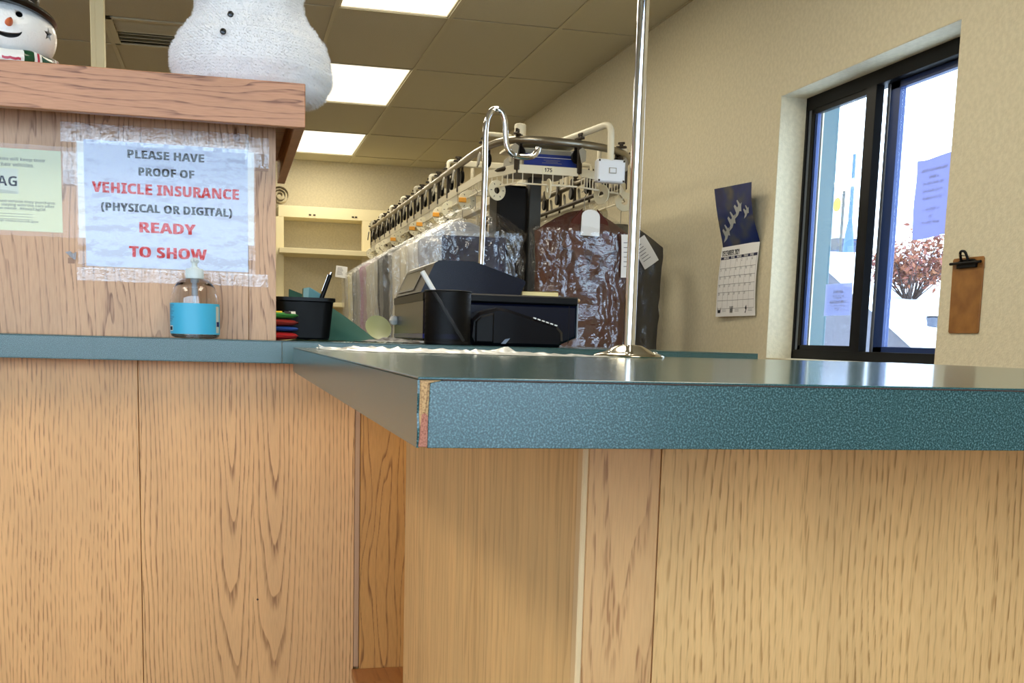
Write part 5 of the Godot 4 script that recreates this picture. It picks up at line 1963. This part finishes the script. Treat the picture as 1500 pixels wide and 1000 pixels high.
func bank(x: float, z: float) -> float:
	return 1.0 - 0.155 * (maxf(z, -20.0) + 7.36) - 0.075 * minf(z + 20.0, 0.0) + 0.05 * sin(x * 1.7 + z) * clampf(x - wall_line(z) - 0.3, 0.0, 1.0)


func build_street() -> void:
	var g := wall_piece("ground_snow", [[Vector3(2.39, -0.4, -75), Vector3(60, -0.12, 1.8)], [Vector3(-30, -0.42, 1.8), Vector3(2.39, -0.14, 1.81)]], M.snow)
	g.name = "ground"
	wall_piece("ground_street", [[Vector3(-30, -0.4, 6.5), Vector3(40, -0.13, 60)]], M.trodden_snow)
	wall_piece("pavement", [[Vector3(-30, -0.4, 1.81), Vector3(40, -0.12, 6.5)]], M.paving)
	var t := thing("teal_column", "teal painted steel column just outside the window", "column", Vector3(2.60, -0.12, -4.83))
	local_part("shaft", one_box(Vector3(-0.06, 0, -0.08), Vector3(0.06, 3.4, 0.084), 0.006), M.teal, t)
	local_part("base_plate", one_box(Vector3(-0.1, 0, -0.12), Vector3(0.1, 0.02, 0.12), 0.004), M.teal, t)
	var st := mk()
	t = thing("retaining_wall", "grey concrete retaining wall with a sloping top outside the window", "wall", Vector3(5.1, -0.12, -8))
	var za := -20.0
	var zb := -5.0
	var side := Vector3(0.913, 0, 0.408) * 0.22
	var pa := Vector3(wall_line(za), bank(0, za), za)
	var pb := Vector3(wall_line(zb), bank(0, zb), zb)
	var fa := Vector3(pa.x, -0.12, za)
	var fb := Vector3(pb.x, -0.12, zb)
	poly(st, [pa, pb, fb, fa], -side)
	poly(st, [pa + side, pb + side, fb + side, fa + side], side)
	poly(st, [pa, pb, pb + side, pa + side], Vector3.UP)
	poly(st, [pb, fb, fb + side, pb + side], Vector3.BACK)
	part("wall_body", st, M.concrete, t)
	st = mk()
	var lift := Vector3(0, 0.06, 0)
	poly(st, [pa - side * 0.08, pb - side * 0.08, pb + lift, pa + lift], -side + Vector3.UP)
	poly(st, [pa + lift, pb + lift, pb + side + lift, pa + side + lift], Vector3.UP)
	poly(st, [pa + side + lift, pb + side + lift, pb + side, pa + side], side)
	part("snow_cap", st, M.snow, t)
	# snowy bank behind the wall
	var rows := []
	for i in 41:
		var row := []
		for k in 61:
			var z := -70.0 + 65.0 * k / 60.0
			var x := wall_line(z) + 0.2 + 22.0 * pow(i / 40.0, 1.6)
			row.append(Vector3(x, bank(x, z), z))
		rows.append(row)
	st = mk(true)
	loft(st, rows, false, Vector3.UP)
	var b := part("snow_bank", st, M.snow, self)
	tag(b, "snow-covered bank rising behind the concrete retaining wall", "snow", "", "structure")
	var r := RandomNumberGenerator.new()
	r.seed = 12
	var meshes := []
	for k in 4:
		meshes.append(rock_mesh(600 + k))
	var spots := []
	for k in 400:
		var z := r.randf_range(-10.4, -6.6)
		var x := wall_line(z) + r.randf_range(0.45, 2.2)
		var clear := Vector2(x, z).distance_to(Vector2(7.6, -11.7)) > 0.75
		for q in spots:
			clear = clear and Vector2(x, z).distance_to(q) > 0.42
		if clear and spots.size() < 24:
			spots.append(Vector2(x, z))
	for k in spots.size():
		var x: float = spots[k].x
		var z: float = spots[k].y
		var o := thing("snowy_rock", "rough pale rock lying in the snow behind the retaining wall", "rock", Vector3(x, bank(x, z) + 0.03, z), "rocks on the snowy bank")
		var p := part_mesh("rock", meshes[k % 4][0], M.rock, o, Vector3.ZERO)
		p.scale = Vector3.ONE * r.randf_range(0.7, 1.15)
		p.rotation.y = r.randf() * TAU
		part_mesh("snow_top", meshes[k % 4][1], M.snow, p, Vector3.ZERO)
	# shrub
	var c := Vector3(7.6, bank(7.6, -11.7) - 0.02, -11.7)
	t = thing("russet_shrub", "bare shrub with dry russet leaves on the snowy bank", "shrub", c)
	st = mk(true)
	var tips := []
	for k in 46:
		var a := r.randf() * TAU
		var lean := r.randf_range(0.15, 1.0)
		var h := r.randf_range(0.3, 0.62)
		var p1 := Vector3(cos(a) * lean * 0.3, h * 0.6, sin(a) * lean * 0.42)
		var p2 := Vector3(cos(a) * lean * 0.5, h, sin(a) * lean * 0.75)
		tube(st, [Vector3(cos(a) * 0.04, 0, sin(a) * 0.05), p1, p2], 0.006, 5, false, false, 0.002)
		tips.append([p1, p2])
	t.scale = Vector3.ONE * 1.25
	local_part("stems", st, M.twig, t)
	var leaf := mk()
	poly(leaf, [Vector3(0, 0, 0), Vector3(0.022, 0.012, 0.004), Vector3(0.055, 0, 0), Vector3(0.022, -0.012, 0.004)], Vector3.BACK)
	var mm := MultiMesh.new()
	mm.transform_format = MultiMesh.TRANSFORM_3D
	mm.use_colors = true
	mm.mesh = mesh_of(leaf)
	mm.instance_count = 2600
	for k in 2600:
		var tip: Array = tips[r.randi_range(0, tips.size() - 1)]
		var p: Vector3 = tip[0].lerp(tip[1], r.randf_range(-0.5, 1.05)) + Vector3(r.randf_range(-0.06, 0.06), r.randf_range(-0.05, 0.05), r.randf_range(-0.06, 0.06))
		p.y = maxf(p.y, 0.02)
		mm.set_instance_transform(k, Transform3D(Basis.from_euler(Vector3(r.randf() * TAU, r.randf() * TAU, r.randf() * TAU)).scaled(Vector3.ONE * r.randf_range(0.7, 1.4)), p))
		var f := r.randf()
		mm.set_instance_color(k, Color(0.20 + 0.08 * f, 0.055 + 0.05 * f, 0.03 + 0.03 * r.randf()))
	var fol := MultiMeshInstance3D.new()
	fol.name = "leaves"
	fol.multimesh = mm
	fol.material_override = M.leaf
	fol.set_meta("kind", "stuff")
	t.add_child(fol)
	# bare tree whose twigs cross the upper pane
	t = thing("bare_tree", "bare winter tree with thin twigs reaching over the snowy bank", "tree", Vector3(8.2, bank(8.2, -10.6), -10.6))
	st = mk(true)
	grow(st, Vector3.ZERO, Vector3(0, 1, 0), 1.35, 0.06, 0, r)
	local_part("branches", st, M.twig, t)
	# mesh fence with a yellow disc
	var fz := -21.4
	var fy := bank(12.0, fz)
	t = thing("mesh_fence", "chain-link fence panel with a yellow round sign across the snow", "fence", Vector3(12, fy, fz))
	for s in [-0.9, 0.35]:
		st = mk()
		tube(st, [Vector3(0, -0.1, s), Vector3(0, 1.2, s)], 0.03, 8)
		local_part("post", st, M.dark_grey, t)
	st = mk()
	for k in 26:
		var z := -0.9 + 1.25 * k / 25.0
		for s in [-1.0, 1.0]:
			var z2: float = z + s * 1.1
			var a := Vector3(0, 0.05, z)
			var bb := Vector3(0, 1.15, z2)
			if z2 > 0.35:
				bb = a.lerp(bb, (0.35 - z) / 1.1)
			elif z2 < -0.9:
				bb = a.lerp(bb, (z + 0.9) / 1.1)
			if a.distance_to(bb) > 0.05:
				bar(st, a, bb, 0.008, 0.008, Vector3.RIGHT)
	local_part("wire_mesh", st, M.dark_grey, t).set_meta("kind", "stuff")
	st = mk()
	lathe(st, [Vector2(0.14, -0.006), Vector2(0.14, 0.006)], Vector3.ZERO, 20)
	var ds := local_part("round_sign", st, mat(rgb8(226, 190, 40), 0.6), t, Vector3(-0.03, 0.95, 0.15))
	ds.rotation.z = PI / 2
	# slim pole
	var py := bank(14.0, -24.2)
	t = thing("utility_pole", "slim pale blue pole standing far across the snow", "pole", Vector3(14, py, -24.2))
	st = mk(true)
	lathe(st, [Vector2(0.13, 0), Vector2(0.10, 0.5), Vector2(0.05, 0.8), Vector2(0.035, 2.3)], Vector3.ZERO, 14)
	local_part("shaft", st, M.pale_blue, t)
	# parked truck
	var ty := bank(26.0, -45.3)
	t = thing("blue_truck", "small blue pickup truck parked beyond the snowy bank", "truck", Vector3(26.0, ty, -45.3))
	st = mk()
	extrude(st, [Vector2(-0.9, 0.2), Vector2(0.9, 0.2), Vector2(0.9, 0.5), Vector2(0.3, 0.52), Vector2(0.16, 0.82), Vector2(-0.28, 0.82), Vector2(-0.38, 0.52), Vector2(-0.9, 0.5)], -0.4, 0.4, 0.03)
	t.scale = Vector3.ONE * 1.3
	var body := local_part("body", st, M.truck_blue, t)
	body.rotation.y = -PI / 2
	for q in [Vector3(-0.4, 0.18, -0.58), Vector3(-0.4, 0.18, 0.58), Vector3(0.4, 0.18, -0.58), Vector3(0.4, 0.18, 0.58)]:
		st = mk()
		lathe(st, [Vector2(0.17, -0.06), Vector2(0.18, 0.0), Vector2(0.17, 0.06)], Vector3.ZERO, 18)
		var wl := local_part("wheel", st, M.black_plastic, t, q)
		wl.rotation.z = PI / 2


func rock_mesh(sd: int) -> Array:
	var n := noise(4.0, 3, sd)
	var rows := []
	for i in 9:
		var row := []
		for k in 14:
			var a := TAU * k / 14
			var b := -PI / 2 + PI * i / 8.0
			var d := Vector3(cos(a) * cos(b), sin(b) * 0.7, sin(a) * cos(b))
			row.append(d * (0.13 + 0.07 * n.get_noise_3d(d.x, d.y, d.z)))
		rows.append(row)
	var st := mk()
	loft(st, rows, true)
	var top := []
	for i in range(5, 9):
		var row := []
		for p in rows[i]:
			row.append(p * 1.04 + Vector3(0, 0.012, 0))
		top.append(row)
	var s2 := mk(true)
	loft(s2, top, true)
	return [mesh_of(st), mesh_of(s2)]


func grow(st: SurfaceTool, a: Vector3, dir: Vector3, length: float, r: float, depth: int, g: RandomNumberGenerator) -> void:
	var b := a + dir * length * 0.55 + Vector3(g.randf_range(-0.05, 0.05), 0, g.randf_range(-0.05, 0.05)) * length
	var c := b + (dir + Vector3(g.randf_range(-0.15, 0.15), 0.05, g.randf_range(-0.15, 0.15))).normalized() * length * 0.5
	tube(st, [a, b, c], r, 6 if depth < 2 else 4, false, false, r * 0.6)
	if depth >= 4:
		return
	for k in (3 if depth < 2 else 2):
		var d := (dir + Vector3(g.randf_range(-0.9, 0.9), g.randf_range(-0.25, 0.4), g.randf_range(-0.9, 0.9))).normalized()
		grow(st, c if k else b, d, length * g.randf_range(0.55, 0.75), r * 0.58, depth + 1, g)


# ---------------------------------------------------------------- start
func _ready() -> void:
	rng.seed = 77
	var cam := Camera3D.new()
	cam.name = "camera"
	add_child(cam)
	cam.projection = Camera3D.PROJECTION_FRUSTUM
	cam.near = 0.05
	cam.far = 200.0
	cam.size = 0.05 * 1000.0 / 1650.0
	cam.frustum_offset = Vector2(0, 0.05 * 234.4 / 1650.0)
	cam.position = Vector3(0, 1.085, 0)
	cam.rotation = Vector3(-0.14198, -0.24634, 0.02817)
	cam.current = true

	var env := Environment.new()
	env.background_mode = Environment.BG_SKY
	var sm := ProceduralSkyMaterial.new()
	sm.sky_top_color = Color(0.80, 0.90, 1.0)
	sm.sky_horizon_color = Color(0.84, 0.93, 1.0)
	sm.ground_bottom_color = Color(0.30, 0.31, 0.33)
	sm.ground_horizon_color = Color(0.40, 0.42, 0.45)
	sm.energy_multiplier = 7.2
	var sky := Sky.new()
	sky.sky_material = sm
	env.sky = sky
	env.tonemap_mode = Environment.TONE_MAPPER_LINEAR
	env.tonemap_exposure = 1.0
	env.sdfgi_enabled = true
	env.ssao_enabled = true
	env.ssil_enabled = true
	var we := WorldEnvironment.new()
	we.name = "surroundings"
	we.environment = env
	add_child(we)

	M.lamp = mat(Color(1, 1, 1), 0.6)
	M.lamp.emission_enabled = true
	M.lamp.emission = Color(1.0, 0.97, 0.9)
	M.lamp.emission_energy_multiplier = 1.3
	make_materials()
	make_wood()
	build_room()
	build_near_counter()
	build_rear_counter()
	build_raised_cabinet()
	build_notices()
	build_bottle()
	build_plush()
	build_ceramic()
	build_ledge_things()
	build_pole()
	build_wall_things()
	build_conveyor()
	build_garments()
	build_street()


func make_wood() -> void:
	M.oak_arch = board(oak(640, 1024, Vector2(0.4, 0.62), {"seed": 3, "centres": [[0.158, 0.05, 0.0], [0.232, -0.03, 0.002]], "spacing": 0.0078, "beta": 0.062, "light": rgb8(228, 174, 116), "dark": rgb8(146, 98, 56), "lateral": 0.006, "warp": 0.35, "band": 0.42, "solid": 0.5, "strength": 1.0}), Vector2(0.4, 0.62), -0.1576, 1.036)
	M.oak_left = board(oak(640, 1024, Vector2(0.4, 0.62), {"seed": 9, "centres": [[-0.16, -0.25, 0.0]], "spacing": 0.0068, "beta": 0.12, "light": rgb8(228, 174, 116), "dark": rgb8(156, 106, 62), "lateral": 0.008, "warp": 0.35, "band": 0.5, "strength": 0.95}), Vector2(0.4, 0.62), -0.5588, 1.036)
	M.oak_front = board(oak(1024, 768, Vector2(0.5, 0.375), {"seed": 15, "centres": [[0.62, -0.9, 0.0]], "spacing": 0.0075, "beta": 0.12, "light": rgb8(236, 186, 122), "dark": rgb8(152, 102, 52), "lateral": 0.010, "warp": 0.5, "band": 0.5, "strength": 0.72, "pore": 400.0}), Vector2(0.5, 0.375), 0.35, 1.0252)
	M.oak_stile = board(oak(192, 768, Vector2(0.0625, 0.375), {"seed": 19, "centres": [[0.035, -0.25, 0.0]], "spacing": 0.010, "beta": 0.05, "light": rgb8(224, 172, 114), "dark": rgb8(150, 98, 58), "lateral": 0.012, "strength": 0.7, "pore": 330.0}), Vector2(0.0625, 0.375), 0.286, 1.0252)
	var side := oak(768, 512, Vector2(0.9, 0.5), {"seed": 23, "centres": [[1.5, 0.0, 0.0]], "spacing": 0.024, "beta": 0.0, "light": rgb8(236, 194, 134), "dark": rgb8(186, 136, 82), "lateral": 0.008, "strength": 0.6, "band": 0.7, "solid": 0.5, "pore": 160.0})
	M.oak_side = board(side, Vector2(0.9, 0.5), -1.85, 1.0252, 0.45, 0.004)
	M.oak_highlight = mat(rgb8(232, 196, 146), 0.45)
	M.oak_orange = board(oak(256, 768, Vector2(0.2, 0.6), {"seed": 31, "centres": [[0.045, 0.36, 0.0]], "spacing": 0.013, "beta": 0.09, "light": rgb8(208, 148, 78), "dark": rgb8(112, 66, 28), "lateral": 0.03, "warp": 0.7, "band": 0.3, "solid": 0.6}), Vector2(0.2, 0.6), 0.2325, 1.036)
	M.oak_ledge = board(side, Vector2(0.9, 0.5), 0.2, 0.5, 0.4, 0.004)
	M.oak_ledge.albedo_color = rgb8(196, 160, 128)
	M.strip = mat(rgb8(184, 142, 106), 0.5)
	M.oak_upper = board(oak(768, 640, Vector2(0.5, 0.42), {"seed": 37, "centres": [[0.9, -1.2, 0.0]], "spacing": 0.0125, "beta": 0.10, "light": rgb8(210, 166, 128), "dark": rgb8(122, 82, 56), "lateral": 0.02, "warp": 0.8, "band": 0.36, "solid": 0.45, "strength": 0.95}), Vector2(0.5, 0.42), -0.4182, 1.49)
	var fas := oak(1024, 192, Vector2(0.5, 0.094), {"seed": 41, "centres": [[-0.02, 0.2, 0.0]], "spacing": 0.015, "beta": 0.05, "light": rgb8(198, 142, 104), "dark": rgb8(104, 60, 38), "lateral": 0.02, "warp": 0.8, "band": 0.35, "solid": 0.5, "across_is_y": true})
	M.oak_fascia = board(fas, Vector2(0.5, 0.094), -0.37, 1.52)
	M.oak_fascia_side = board(fas, Vector2(0.5, 0.094), -2.8, 1.52)
	M.laminate_side = mat(Color.WHITE, 0.2)
	M.laminate_side.albedo_texture = M.laminate.albedo_texture
	M.laminate_side.uv1_scale = Vector3(6.5, 6.5, 1)
